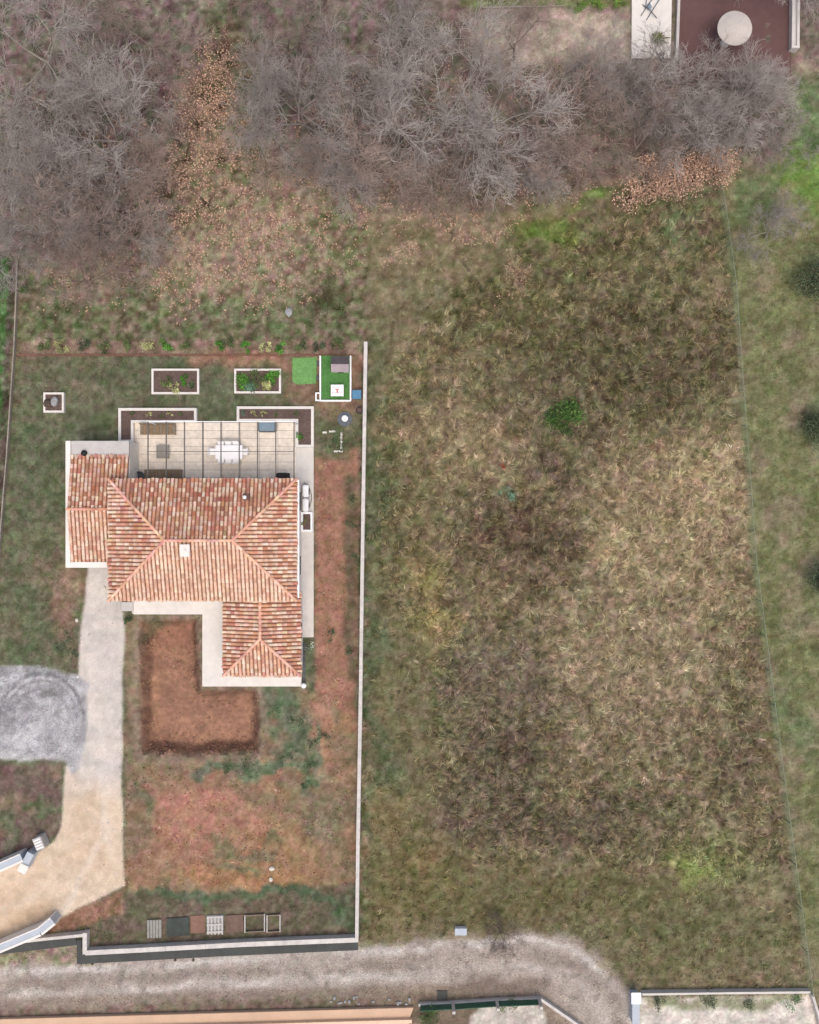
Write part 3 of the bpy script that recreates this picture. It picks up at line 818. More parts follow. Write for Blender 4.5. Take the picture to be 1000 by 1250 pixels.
obj('lid', box(bmesh.new(), x0 + 0.07, x1 - 0.07, y0 + 0.06, y1 - 0.06, 0.62, 0.72), 'cover_slate', sb, bevel=0.045)
bb = thing('barbecue', 'black barbecue trolley tucked against the eave', 'barbecue', V(345, 580, 0.1))
x0, y0 = P(336, 584, 0.95); x1, y1 = P(353.5, 577, 0.95)
obj('hood', box(bmesh.new(), x0 + 0.14, x1 - 0.14, y0, y1, 0.78, 0.95), 'plastic_black', bb, bevel=0.05)
obj('shelf', box(bmesh.new(), x0, x1, y0 + 0.02, y1 - 0.02, 0.72, 0.777), 'plastic_black', bb, bevel=0.01)
obj('cabinet', box(bmesh.new(), x0 + 0.16, x1 - 0.16, y0 + 0.04, y1 - 0.04, 0.14, 0.717), 'metal_dark', bb, bevel=0.01)
for lx in (x0 + 0.2, x1 - 0.2):
    obj('wheel', cyl(bmesh.new(), lx, y0 + 0.12, 0.1, 0.14, 0.05), 'plastic_black', bb)
tubo = thing('water_butt', 'grey-blue tub under the eave beside the slatted bench', 'tub', V(170, 582, 0.1))
x, y = P(170, 581, 0.6)
bm = bmesh.new(); lathe(bm, x, y, [(0.24, 0.1), (0.28, 0.3), (0.3, 0.58), (0.33, 0.6), (0.33, 0.63), (0.27, 0.63), (0.25, 0.4)], 18)
obj('tub', bm, 'slate', tubo, smooth=False)

# heat pumps on the east walk
for py0, py1, lab in ((592, 607, 'white heat pump unit on the walk, farther from the planter box'), (608.5, 624.5, 'white heat pump unit on the walk, right beside the planter box')):
    t = thing('heat_pump', lab, 'heat pump', V(372, (py0 + py1) / 2, 0.06), None)
    x0, y0 = P(369.5, py1, 0.9); x1, y1 = P(376.5, py0, 0.9)
    obj('casing', box(bmesh.new(), x0, x1, y0, y1, 0.16, 0.9), 'plastic_white', t, bevel=0.06)
    for ly in (y0 + 0.1, y1 - 0.1):
        obj('foot', box(bmesh.new(), x0 + 0.03, x1 - 0.03, ly - 0.03, ly + 0.03, 0.06, 0.16), 'metal_dark', t)
    bm = bmesh.new(); c = bmesh.ops.create_cone(bm, cap_ends=True, segments=20, radius1=0.26, radius2=0.26, depth=0.02)
    bmesh.ops.transform(bm, verts=bm.verts[:], matrix=Matrix.Translation((x1 + 0.011, (y0 + y1) / 2, 0.53)) @ Matrix.Rotation(math.pi / 2, 4, 'Y'))
    obj('fan_grille', bm, 'metal_dark', t)
hose = [V(371, 589, 0.1)] + [V(376 + 4.5 * math.sin(k / 9 * math.pi), 592 + 31 * k / 9, 0.09) for k in range(10)]
props(obj('hose', tube(bmesh.new(), hose, 0.022), 'metal_grey'), 'thin grey hose looped round the heat pumps', 'hose')
dp_ = thing('drain_cover', 'dark metal drain strip beside the wing wall', 'drain', V(371, 810, 0))
x0, y0 = P(369.5, 833, 0.05); x1, y1 = P(373, 785, 0.05)
obj('channel', box(bmesh.new(), x0, x1, y0, y1, -0.1, 0.05), 'slate', dp_)
for k in range(6):
    yy = y0 + (y1 - y0) * (k + 0.5) / 6
    obj('grate', box(bmesh.new(), x0 + 0.03, x1 - 0.03, yy - 0.17, yy + 0.17, 0.05, 0.065), 'metal_dark', dp_)
x, y = P(371, 837, 0.5)
bm = bmesh.new(); lathe(bm, x, y, [(0.05, -0.05), (0.05, 0.38), (0.13, 0.42), (0.18, 0.5), (0.17, 0.6), (0.1, 0.67), (0.01, 0.69)], 16)
props(obj('garden_lamp', bm, 'plastic_white', smooth=True), 'white globe garden lamp at the terrace corner', 'lamp')

# ================================================================== PLAY CORNER
mat('turf_bright', (106, 150, 88), 0.95, 0.2, 0.15, 0.5, 0.03)
mat('turf_deep', (78, 122, 66), 0.95, 0.24, 0.15, 0.5, 0.03)
mat('roof_dark', (88, 82, 84), 0.8, 0.14, 0.3)
mat('roof_mauve', (158, 146, 150), 0.8, 0.10, 0.3)
mat('red_paint', (196, 72, 70), 0.6, 0.05, 0.2)
# turf mat: short pile with slightly ragged edge
bm = bmesh.new(); prism(bm, [P(a, b, 0.04) for a, b in [(357, 437), (357, 466), (364, 469.5), (386, 468), (387, 436)]], -0.08, 0.05)
props(obj('turf_mat', bm, 'turf_bright', bevel=0.01), 'square of bright green artificial turf lying on bare soil', 'mat')
pe = thing('play_pen', 'green-floored play pen with white rim beside the garden wall', 'play pen', V(410, 463, 0))
zf = 0.2
pen = [(391, 434), (391, 489), (428, 489), (428, 434)]
obj('floor', prism(bmesh.new(), [P(a, b, zf) for a, b in pen], -0.05, zf), 'turf_deep', pe)
for a, b in ((pen[0], pen[1]), (pen[1], pen[2]), (pen[2], pen[3])):
    pa, pb = P(*a, 0.42), P(*b, 0.42)
    obj('rail', obox(bmesh.new(), pa, pb, 0.05, zf - 0.25, 0.42 + 0.004 * (a == pen[1])), 'plastic_white', pe, bevel=0.01)
for k, (a, b) in enumerate([((386.5, 440), (390, 447)), ((386.5, 458), (390, 464))]):
    obj('step', pbox(a[0], a[1], b[0], b[1], -0.05, 0.12), 'roof_dark', pe)
ring_ = ccw([(385, 479), (391, 479), (391, 489.5), (385, 489.5)])
inn = wall_ring(None, ring_, 1.6, 0, 0)
for i in range(4):
    j = (i + 1) % 4
    if i == 1: continue
    obj('bin_edge', prism(bmesh.new(), [P(*ring_[i], .25), P(*ring_[j], .25), P(*inn[j], .25), P(*inn[i], .25)], -0.05, 0.25 + 0.002 * i), 'plastic_white', pe)
ph = thing('playhouse', 'little playhouse with dark and mauve roof slopes in the play pen', 'playhouse', V(415, 444, zf))
hx0, hy0 = P(404.5, 454, 1.2); hx1, hy1 = P(426, 434.5, 1.2)
rx0, rx1 = hx0, hx1; ym = P(0, 444.5, 1.5)[1]
for (nm, bmx) in (('wall', box(bmesh.new(), hx0 + 0.08, hx1 - 0.08, hy0 + 0.1, hy1 - 0.1, zf, 1.12)),):
    obj(nm, bmx, 'render_white', ph)
def slope_slab(y_e, z_e, y_r, z_r, m, nm):
    bm = bmesh.new(); t = 0.05
    vs = [(rx0, y_e, z_e), (rx1, y_e, z_e), (rx1, y_r, z_r), (rx0, y_r, z_r)]
    lo = [bm.verts.new((a, b, c - t)) for a, b, c in vs]; hi = [bm.verts.new(v) for v in vs]
    fs = [bm.faces.new(lo[::-1]), bm.faces.new(hi)] + [bm.faces.new((lo[i], lo[(i + 1) % 4], hi[(i + 1) % 4], hi[i])) for i in range(4)]
    bmesh.ops.recalc_face_normals(bm, faces=fs); return obj(nm, bm, m, ph)
slope_slab(hy1, 1.16, ym, 1.5, 'roof_dark', 'roof_panel')
slope_slab(hy0, 1.16, ym, 1.5, 'roof_mauve', 'roof_panel')
obj('door', box(bmesh.new(), (hx0 + hx1) / 2 - 0.2, (hx0 + hx1) / 2 + 0.2, hy0 + 0.1, hy0 + 0.075, zf + 0.02, 0.95), 'roof_dark', ph)
pt = thing('play_table', 'white square play table with a red motif on green turf', 'table', V(411.5, 476.5, zf))
x0, y0 = P(404, 483.5, 0.65); x1, y1 = P(419.5, 469.5, 0.65)
obj('tabletop', box(bmesh.new(), x0, x1, y0, y1, 0.6, 0.65), 'plastic_white', pt, bevel=0.01)
for k in (0.3, 0.72):
    yy = y0 + (y1 - y0) * k; obj('groove', box(bmesh.new(), x0 + 0.06, x1 - 0.06, yy - 0.014, yy + 0.014, 0.651, 0.655), 'roof_mauve', pt)
xc = (x0 + x1) / 2; yc = y0 + (y1 - y0) * 0.5
obj('motif', prism(bmesh.new(), [(xc - 0.16, yc + 0.13), (xc - 0.03, yc - 0.04), (xc - 0.05, yc - 0.15), (xc + 0.06, yc - 0.15), (xc + 0.03, yc - 0.04), (xc + 0.16, yc + 0.13), (xc, yc + 0.06)], 0.652, 0.658), 'red_paint', pt)
for lx in (x0 + 0.05, x1 - 0.05):
    for ly in (y0 + 0.05, y1 - 0.05):
        obj('leg', box(bmesh.new(), lx - 0.025, lx + 0.025, ly - 0.025, ly + 0.025, zf, 0.6), 'plastic_white', pt)
bl = thing('blue_bin', 'blue square bin between play pen and garden wall', 'bin', V(436, 481, 0))
obj('tub', pbox(430.5, 476.5, 440.5, 486.5, -0.03, 0.5), 'plastic_blue', bl, bevel=0.03)
obj('lid', pbox(430, 476, 441, 487, 0.505, 0.55), 'plastic_blue', bl, bevel=0.02)
pot = thing('flower_pot', 'tall black pot standing close to the garden wall', 'pot', V(439, 501, 0))
x, y = P(439, 501, 0.4); bm = bmesh.new()
lathe(bm, x, y, [(0.13, -0.03), (0.2, 0.4), (0.24, 0.42), (0.24, 0.47), (0.19, 0.47), (0.17, 0.36)], 14); obj('shell', bm, 'plastic_black', pot)
bm = bmesh.new(); lathe(bm, x, y, [(0.16, 0.3), (0.185, 0.4)], 12); obj('soil', bm, 'soil_dark', pot)
fp = thing('fire_pit', 'round grey paved spot with a white bowl on it', 'fire pit', V(421, 511, 0))
x, y = P(421, 511.5, 0.1)
bm = bmesh.new(); lathe(bm, x, y, [(0.5, -0.05), (0.5, 0.07), (0.46, 0.09), (0.2, 0.09)], 22); obj('base', bm, 'slate', fp)
bm = bmesh.new(); lathe(bm, x + 0.02, y + 0.02, [(0.1, 0.09), (0.16, 0.2), (0.23, 0.34), (0.22, 0.42), (0.12, 0.47), (0.02, 0.48)], 18); obj('bowl', bm, 'plastic_white', fp, smooth=True)
sf = thing('timber_edging', 'broken white timber edging round a weedy square patch', 'edging', V(406, 542, 0))
for a, b in (((417, 528), (417, 551)), ((408, 551), (418.5, 551)), ((394, 528), (399, 528)), ((402, 527), (410, 526.5))):
    obj('board', obox(bmesh.new(), P(*a), P(*b), 0.06, -0.05, 0.1), 'concrete_white', sf)

# ================================================================== BOUNDARY WALLS
mat('wall_outer', (74, 76, 74), 0.9, 0.14, 0.5, 0.3, 0.1)
mat('coping', (198, 193, 187), 0.9, 0.13, 0.35, 0.2, 0.05)
def run_wall(name, pts, half, h, label, m='coping', cat='wall', step=2.5):
    """low boundary wall built of cast lengths, each its own part"""
    w3 = [Vector(P(a, b, h)) for a, b in pts]
    t = thing(name, label, cat, (w3[0].x, w3[0].y, 0))
    for a, b in zip(w3, w3[1:]):
        L = (b - a).length; n = max(1, round(L / step)); d = (b - a) / n
        for i in range(n):
            p = a + d * i; q = a + d * (i + 1); e = d.normalized()
            obj('wall_length', obox(bmesh.new(), p + e * 0.004, q - e * 0.004, half + random.uniform(-0.004, 0.004), -0.15, h + random.uniform(-0.008, 0.008)), m, t)
    return t
run_wall('garden_wall', [(446.5, 417), (443, 640), (440, 860), (437, 1030), (435.5, 1150)], 0.115, 0.75, 'long white rendered wall between house garden and dry field')
tS = run_wall('garden_wall', [(437.5, 1147.5), (300, 1153), (104, 1163.5)], 0.16, 0.6, 'white-topped wall between house garden and gravel lane')
obj('wall_length', obox(bmesh.new(), P(103.5, 1165, .6), P(103.5, 1139, .6), 0.14, -0.15, 0.607), 'coping', tS)
tW = run_wall('garden_wall', [(101, 1142), (60, 1146), (24, 1150)], 0.1, 0.6, 'short white wall joining the gate wing to the lane wall')
# dark strip at the foot of the lane side
ap = thing('wall_apron', 'dark strip along the lane side of the wall', 'apron', V(270, 1160, 0))
for a, b in (((437, 1152.5), (270, 1160)), ((270, 1160), (95.5, 1169.5)), ):
    obj('strip', obox(bmesh.new(), P(*a), P(*b), 0.36, -0.1, 0.12 + 0.003 * (a[0] == 270)), 'wall_outer', ap)
obj('strip', obox(bmesh.new(), P(97.5, 1175), P(97.5, 1146), 0.16, -0.1, 0.128), 'wall_outer', ap)
obj('strip', obox(bmesh.new(), P(94, 1147.5), P(-60, 1166), 0.3, -0.1, 0.117), 'wall_outer', ap)
mat('wall_bluegrey', (176, 184, 192), 0.85, 0.06, 0.6)
def gate_wing(name, pts, label, h, half):
    t = thing(name, label, 'wall', V(pts[0][0], pts[0][1], 0))
    for i, (a, b) in enumerate(zip(pts, pts[1:])):
        A_ = Vector(P(*a, h)); B_ = Vector(P(*b, h)); d = (B_ - A_).normalized(); n_ = Vector((-d.y, d.x))
        obj('wall_panel', obox(bmesh.new(), A_, B_, half, -0.15, h - 0.03 + 0.004 * i), 'wall_bluegrey', t)  # shaded face of the white wall put into the panels' blue-grey colour
        for sg, w_ in ((1, 0.035), (-1, 0.075)):
            o_ = n_ * sg * (half + w_ - 0.01)
            obj('coping', obox(bmesh.new(), A_ + o_, B_ + o_, w_, -0.15, h + 0.003 * i), 'render_white', t)
    return t
gate_wing('gate_wall', [(-60, 1184), (0, 1157), (48, 1137), (64, 1124)], 'white gate wall running in from the lane beside the drive', 1.2, 0.2)
gate_wing('gate_wall', [(-60, 1085), (0, 1058), (26, 1046.5)], 'white gate wall on the planted side of the drive', 1.2, 0.2)
gp_ = thing('gate_post', 'stout white gate post with stepped top at the drive', 'gate post', V(32, 1048, 0))
obj('pier', obox(bmesh.new(), P(26, 1063, 1.2), P(37, 1042, 1.2), 0.24, -0.15, 1.15), 'wall_bluegrey', gp_)
obj('pier_cap', obox(bmesh.new(), P(25, 1066, 1.3), P(30, 1056, 1.3), 0.3, 1.151, 1.25), 'render_white', gp_, bevel=0.03)
mb = thing('meter_cabinet', 'pale slotted meter cabinet at the end of the gate wall', 'cabinet', V(47, 1030, 0))
x, y = P(47, 1030, 0.9)
bm = box(bmesh.new(), -0.3, 0.3, -0.42, 0.42, -0.15, 0.9)
bmesh.ops.transform(bm, verts=bm.verts[:], matrix=Matrix.Translation((x, y, 0)) @ Matrix.Rotation(R(22), 4, 'Z')); obj('case', bm, 'concrete_grey', mb, bevel=0.02)
for k in range(4):
    bm = box(bmesh.new(), -0.24, 0.24, -0.34 + k * 0.19, -0.26 + k * 0.19, 0.902, 0.93)
    bmesh.ops.transform(bm, verts=bm.verts[:], matrix=Matrix.Translation((x, y, 0)) @ Matrix.Rotation(R(22), 4, 'Z')); obj('slat', bm, 'plastic_white', mb)
mat('stone_old', (146, 138, 126), 0.95, 0.2, 0.4)
run_wall('boundary_wall', [(21, 318), (17, 420), (7.5, 560), (0, 650), (-30, 960)], 0.04, 0.35, 'thin weathered boundary wall along the west lawn', 'stone_old')
# rusty edging and pebble row of the north border
mat('rusty', (118, 84, 72), 0.9, 0.2, 0.3)
ed = thing('border_edging', 'rust-brown metal edging along the strip of young shrubs', 'edging', V(230, 433, 0))
for i in range(14):
    a = P(22 + i * 29.4, 433 + (i % 3) * 0.3, 0.1); b = P(22 + (i + 1) * 29.4 - 0.3, 433 + ((i + 1) % 3) * 0.3, 0.1)
    obj('strip', obox(bmesh.new(), a, b, 0.05, -0.08, 0.1 + 0.002 * (i % 2)), 'rusty', ed)

# wire fence between the field and the green strip
mat('fence_wire', (128, 140, 124), 0.6, 0.1, 0.3, metal=0.2)
wf = thing('wire_fence', 'thin grey-green wire fence along the far side of the dry field', 'fence', V(893, 350, 0))
fpt = [Vector(P(a, b)) for a, b in FENCE]; acc = []
for a, b in zip(fpt, fpt[1:]):
    n = max(1, round((b - a).length / 2.6))
    acc += [a.lerp(b, i / n) for i in range(n)]
acc.append(fpt[-1])
post_me = None
for i, p in enumerate(acc):
    o = obj('post', box(bmesh.new(), p.x - 0.022, p.x + 0.022, p.y - 0.022, p.y + 0.022, -0.2, 0.95), 'fence_wire', wf)
for zz in (0.15, 0.4, 0.65, 0.9):
    obj('wire', tube(bmesh.new(), [(p.x + 0.045, p.y, zz + 0.02 * math.sin(i)) for i, p in enumerate(acc)], 0.006 if zz < 0.8 else 0.018, 4), 'fence_wire', wf)

# ================================================================== LANE SIDE THINGS
mat('render_orange', (200, 170, 144), 0.9, 0.06, 0.8, 0.2, 0.05)
mat('coping_orange', (222, 192, 166), 0.85, 0.06, 0.6)
oc = ground_poly('neighbour_terrace', [(505, 1230), (-60, 1246), (-60, 1420), (480, 1420), (500, 1244)], -0.1, 0.3, 'render_orange', 'smooth orange terrace edge on the far side of the lane')
run_wall('terrace_rim', [(503, 1247), (250, 1254), (0, 1261)], 0.12, 0.55, 'pale peach rim wall on the orange terrace', 'coping_orange')
mat('mesh_green', (70, 104, 84), 0.9, 0.2, 0.2)
yf = thing('yard_fence', 'white post fence with green screens in front of the neighbouring gravel yard', 'fence', V(585, 1222, 0))
yp = [(511, 1224.5), (553, 1222.5), (606, 1219), (657.5, 1217)]
for a, b in zip(yp, yp[1:]):
    obj('kerb', obox(bmesh.new(), P(*a), P(*b), 0.09, -0.1, 0.3), 'coping', yf)
    pa = Vector(P(a[0] + 2, a[1] + 0.5)); pb = Vector(P(b[0] - 2, b[1] + 0.5))
    obj('screen', obox(bmesh.new(), pa, pb, 0.02, 0.301, 1.0), 'mesh_green', yf)
for a in yp[1:]:
    x, y = P(*a); obj('post', box(bmesh.new(), x - 0.1, x + 0.1, y - 0.1, y + 0.1, -0.1, 1.5), 'coping', yf, bevel=0.02)
run_wall('yard_wall', [(660, 1220), (692, 1242), (720, 1262)], 0.09, 0.4, 'slanting white wall turning the corner of the neighbouring yard', 'coping')
run_wall('yard_wall', [(784, 1214), (886, 1212.5), (990, 1211.5)], 0.07, 0.5, 'thin pale wall closing the gravel plot south of the field', 'concrete_pale')
run_wall('yard_wall', [(992, 1214), (1000, 1240), (1008, 1275)], 0.08, 0.5, 'pale wall running south from the end of the wire fence', 'coping')
gp2 = thing('gate_post', 'white-capped blue-grey pier at the entrance of the gravel plot', 'gate post', V(778, 1230, 0))
obj('pier', pbox(772, 1216, 781, 1250, -0.1, 0.9), 'wall_bluegrey', gp2)
obj('pier_cap', pbox(771, 1212, 783, 1226, 0.901, 1.0), 'plastic_white', gp2, bevel=0.02)
ub = thing('utility_box', 'small white utility box at the edge of the lane', 'utility box', V(562, 1138, 0))
obj('case', pbox(556, 1134, 569.5, 1141.5, -0.1, 0.45), 'plastic_white', ub, bevel=0.03)
obj('lid', pbox(555.4, 1133.5, 570, 1142, 0.452, 0.5), 'wall_bluegrey', ub, bevel=0.015)
mh = thing('manhole_box', 'dark square manhole box on the lane verge', 'manhole', V(540, 1215, 0))
obj('frame', pbox(533.5, 1209.5, 546.5, 1221, -0.1, 0.08), 'metal_dark', mh); obj('cover', pbox(534.7, 1210.6, 545.3, 1219.9, 0.081, 0.1), 'wall_outer', mh)

# stacked panels and frames along the south wall
mat('sheet_grey', (142, 143, 138), 0.7, 0.16, 0.2); mat('sheet_green', (66, 72, 68), 0.8, 0.2, 0.3); mat('sheet_rust', (128, 98, 86), 0.85, 0.15, 0.3)
mat('sheet_brown', (112, 92, 82), 0.9, 0.2, 0.3)
def skew(px0, py0, px1, py1, z0, z1, slope=-0.055):
    dy = (px1 - px0) * slope
    return prism(bmesh.new(), [P(px0, py0), P(px0, py1), P(px1, py1 + dy), P(px1, py0 + dy)], z0, z1)
pal = thing('pallet', 'pale grey slatted pallet at the drive end of the materials row', 'pallet', V(188, 1133, 0))
obj('base', skew(180, 1122.5, 198, 1144, -0.05, 0.08), 'wood_grey', pal)
for k in range(5): obj('slat', skew(180.4 + 3.6 * k, 1122.2, 183.0 + 3.6 * k, 1144.3, 0.082, 0.12), 'sheet_grey', pal)
props(obj('tarp', skew(204, 1120, 231, 1143, -0.05, 0.09), 'sheet_green', bevel=0.03), 'dark green sheet spread between the pale pallet and the rusty sheet', 'sheet')
props(obj('rusty_sheet', skew(233, 1117.5, 250.5, 1139, -0.05, 0.06), 'sheet_rust', bevel=0.01), 'rust-red sheet lying next to the white grid panel', 'sheet')
grd = thing('grid_panel', 'white grid panel leaning flat in the materials row', 'panel', V(263, 1128, 0))
obj('backing', skew(253, 1117, 273, 1140, -0.05, 0.08), 'sheet_grey', grd)
for k in range(5): obj('bar', skew(253.5 + 4.3 * k, 1117, 255.6 + 4.3 * k, 1140, 0.081, 0.12), 'concrete_grey', grd)
for k in range(3): obj('crossbar', skew(253, 1118 + 9 * k, 273, 1120.2 + 9 * k, 0.121, 0.15), 'concrete_grey', grd)
props(obj('brown_sheet', skew(276, 1117, 297, 1138, -0.05, 0.07), 'sheet_brown', bevel=0.01), 'dull brown sheet beside the white grid panel', 'sheet')
for (a, b, lb) in ((299, 324, 'thin pale rectangular cold frame next to the brown sheet'), (326, 343, 'thin pale cold frame at the east end of the materials row')):
    cf = thing('cold_frame', lb, 'frame', V((a + b) / 2, 1127, 0))
    for q in ((a, 1116, b, 1117.2), (a, 1136, b, 1137.2)): obj('frame_side', skew(*q, -0.05, 0.2), 'wood_grey', cf)
    dy = (b - a) * -0.055
    for xx in (a, b - 1.2): obj('frame_end', skew(xx, 1116 + (dy if xx > a else 0), xx + 1.2, 1137 + (dy if xx > a else 0), -0.05, 0.204), 'concrete_grey', cf)

# ================================================================== NEIGHBOUR AT THE NORTH-EAST
mat('paving_maroon', (98, 74, 72), 0.85, 0.10, 0.5, 0.3, 0.05)
mat('canvas', (190, 183, 176), 0.9, 0.06, 0.3)
ground_poly('pool_terrace', [(828, -200), (828, 100), (966, 92), (966, -200)], -0.1, 0.06, 'paving_maroon', 'maroon paved terrace of the neighbouring garden', bevel=0)
ground_poly('concrete_path', [(773, -200), (771, 71), (819, 70), (824, -200)], -0.1, 0.12, 'concrete_white', 'pale concrete strip beside the maroon terrace')
run_wall('terrace_kerb', [(826.5, 74), (830, -30), (832, -200)], 0.09, 0.3, 'grey kerb between the pale concrete strip and the maroon terrace', 'concrete_grey', 'kerb')
dw_ = thing('terrace_wall', 'double white wall ending at the maroon terrace', 'wall', V(972, 40, 0))
for xx, hh in ((968.3, 0.6), (974.5, 0.604)): obj('wall_leaf', obox(bmesh.new(), P(xx, 56, 0.6), P(xx + 3, -200, 0.6), 0.09, -0.1, hh), 'coping', dw_)
obj('gutter', obox(bmesh.new(), P(971.4, 55, .5), P(974.2, -200, .5), 0.085, -0.1, 0.5), 'concrete_grey', dw_)
obj('end_cap', obox(bmesh.new(), P(966.4, 57, .6), P(976.4, 57, .6), 0.08, -0.1, 0.61), 'coping', dw_)
um = thing('parasol', 'round off-white parasol over the maroon terrace', 'parasol', V(896, 40, 0.06))
x, y = P(898, 33, 2.2); n = 16
bm = bmesh.new(); Rr = 1.14
rings = []
for r_, z_ in ((Rr, 2.0), (Rr, 2.06), (Rr * 0.66, 2.24), (Rr * 0.33, 2.38), (0.04, 2.47)):
    rings.append([bm.verts.new((x + r_ * math.cos(6.28319 * k / (2 * n)) * (1.0), y + r_ * math.sin(6.28319 * k / (2 * n)), z_ + (0.012 if k % 4 == 0 else 0))) for k in range(2 * n)])
for p_, q_ in zip(rings, rings[1:]):
    for k in range(2 * n): bm.faces.new((p_[k], p_[(k + 1) % (2 * n)], q_[(k + 1) % (2 * n)], q_[k]))
bm.faces.new(rings[-1])
obj('canopy', bm, 'canvas', um)
obj('pole', cyl(bmesh.new(), x, y, 0.1, 2.44, 0.03), 'plastic_white', um)
obj('base', cyl(bmesh.new(), x, y, 0.06, 0.14, 0.3), 'concrete_grey', um)
obj('finial', cyl(bmesh.new(), x, y, 2.47, 2.56, 0.04, 0.015), 'plastic_white', um)
for k in range(8):
    t_ = k * math.pi / 4
    obj('rib', tube(bmesh.new(), [(x + 0.03 * math.cos(t_), y + 0.03 * math.sin(t_), 2.41), (x + Rr * 0.97 * math.cos(t_), y + Rr * 0.97 * math.sin(t_), 2.0)], 0.012, 4), 'metal_grey', um)
lc = thing('deck_chair', 'folded blue-grey deck chair on the pale concrete strip', 'deck chair', V(792, 12, 0.12))
for a, b in (((783, 18), (800, -6)), ((790, 23), (806, -2)), ((785, 4), (802, 22)), ((790, -6), (788, 10))):
    pa, pb = P(*a, 0.3), P(*b, 0.3)
    obj('frame_bar', tube(bmesh.new(), [(pa[0], pa[1], 0.14), ((pa[0] + pb[0]) / 2, (pa[1] + pb[1]) / 2, 0.36), (pb[0], pb[1], 0.3)], 0.03, 6), 'slate', lc)
obj('seat', prism(bmesh.new(), [P(790, 6, .3), P(793, 12, .3), P(796, 9, .3), P(793, 3, .3)], 0.3, 0.33), 'cover_slate', lc)
run_wall('garden_kerb', [(588, 9), (690, 7)], 0.035, 0.1, 'thin pale kerb along the sandy clearing', 'stone_old', 'kerb')

# ================================================================== VEGETATION
mat('blades', None, 0.9, 0.0, attr=True, spec=0.1)
mat('leaf', None, 0.8, 0.0, attr=True, spec=0.2)
mat('bark_grey', (138, 130, 125), 0.95, 0.2, 0.15)
mat('bark_mauve', (124, 110, 102), 0.95, 0.2, 0.15)
mat('bark_pale', (150, 145, 134), 0.95, 0.2, 0.15)
mat('twig_grey', (172, 164, 158), 0.95, 0.3, 1.2, rnd=0.09)
mat('twig_mauve', (166, 148, 137), 0.95, 0.3, 1.2, rnd=0.13)
mat('bark_dark', (92, 82, 76), 0.95, 0.2, 0.15)
mat('twig_dark', (104, 94, 88), 0.95, 0.2, 0.5)
mat('stem', (96, 80, 62), 0.95, 0.2, 0.1)

def hsample(x, y):
    return height(x, y)

def blades_mesh(name, bx_, by_, L, W, ang, lift, curl, cols, short=False):
    """arrays of blades: root, length, width, direction, lift (elevation), curl; each a bent tapering leaf"""
    n = len(bx_)
    z0 = hsample(bx_, by_) - 0.01
    dx, dy = np.cos(ang), np.sin(ang); sx, sy = -dy, dx
    def pt(s, zf):
        return bx_ + dx * s, by_ + dy * s, z0 + zf
    m1 = 0.5 * L * np.cos(lift); z1 = 0.5 * L * np.sin(lift)
    t1 = m1 + 0.5 * L * np.cos(lift - curl); z2 = np.maximum(z1 + 0.5 * L * np.sin(lift - curl), 0.015)
    co = np.zeros((n, 5, 3))
    for k, (s, zz, wv, sg) in enumerate([(0, 0, W, 1), (0, 0, W, -1), (m1, z1, W * 0.85, 1), (m1, z1, W * 0.85, -1), (t1, z2, 0, 0)]):
        X, Y, Z = pt(s, zz)
        co[:, k, 0] = X + sx * wv * 0.5 * sg; co[:, k, 1] = Y + sy * wv * 0.5 * sg; co[:, k, 2] = Z
    base = (np.arange(n) * 5)[:, None]
    loops = (base + np.array([0, 1, 3, 2, 2, 3, 4])[None]).ravel()
    starts = (np.arange(n)[:, None] * 7 + np.array([0, 4])[None]).ravel()
    return raw_mesh(name, co.reshape(-1, 3), loops, starts, np.repeat(cols, 5, 0))

def scatter(n, px0, px1, py0, py1, keep):
    px = rng.uniform(px0, px1, n); py = rng.uniform(py0, py1, n)
    x = (px - 500) / S; y = (625 - py) / S
    k = keep(px, py, x, y) > rng.random(n)
    return x[k], y[k], px[k], py[k]

def jitter_cols(x, y, sat, lo, hi, tint=None, tk=0.0):
    c = paint(x, y)
    n = len(x)
    c = c * rng.uniform(lo, hi, (n, 1)) + rng.normal(0, sat, (n, 3))
    if tint is not None:
        k = (rng.random(n) < tk)[:, None]
        c = np.where(k, np.array(tint, float) * rng.uniform(0.85, 1.1, (n, 1)), c)
    return lin_np(c)

FIELD = [(447, 430), (560, 250), (870, 236)] + FENCE[1:] + [(985, 1206), (780, 1206), (740, 1165), (690, 1140), (560, 1140), (440, 1146)]
TALL = [(470, 470), (520, 380), (640, 310), (872, 250)] + FENCE[1:-1] + [(968, 1075), (800, 1062), (700, 1045), (580, 1040), (545, 1010), (533, 900), (525, 780), (480, 740), (462, 600)]
# long lodged grass in the field: clumps combed by a swirling direction
def keep_field(px, py, x, y):
    d = sdf(px, py, FIELD)
    thin = 0.06 + 0.94 * sstep(14, -14, sdf(px, py, TALL) + (fbm(x, y, 1.5, 201, 3) - 0.5) * 60)
    return sstep(2, -6, d) * thin * (0.45 + 0.9 * sstep(0.35, 0.65, fbm(x, y, 0.8, 77, 3)))
tx_, ty_, _, _ = scatter(62000, 440, 990, 235, 1206, keep_field)
NB = 5
x = np.repeat(tx_, NB) + rng.normal(0, 0.05, len(tx_) * NB); y = np.repeat(ty_, NB) + rng.normal(0, 0.05, len(tx_) * NB)
sw = fbm(tx_, ty_, 0.9, 91, 3) * 16 + rng.normal(0, 0.5, len(tx_))
ang = np.repeat(sw, NB) + rng.normal(0, 0.3, len(x))
tone = rng.uniform(0.76, 1.36, len(tx_)) * (0.80 + 0.5 * fbm(tx_, ty_, 0.6, 171, 2)); pal_ = rng.random(len(tx_))
tc = paint(tx_, ty_) * tone[:, None]
tc = np.where((pal_ < 0.2)[:, None], tc * 0.5 + np.array((178, 160, 118)) * 0.5, tc)
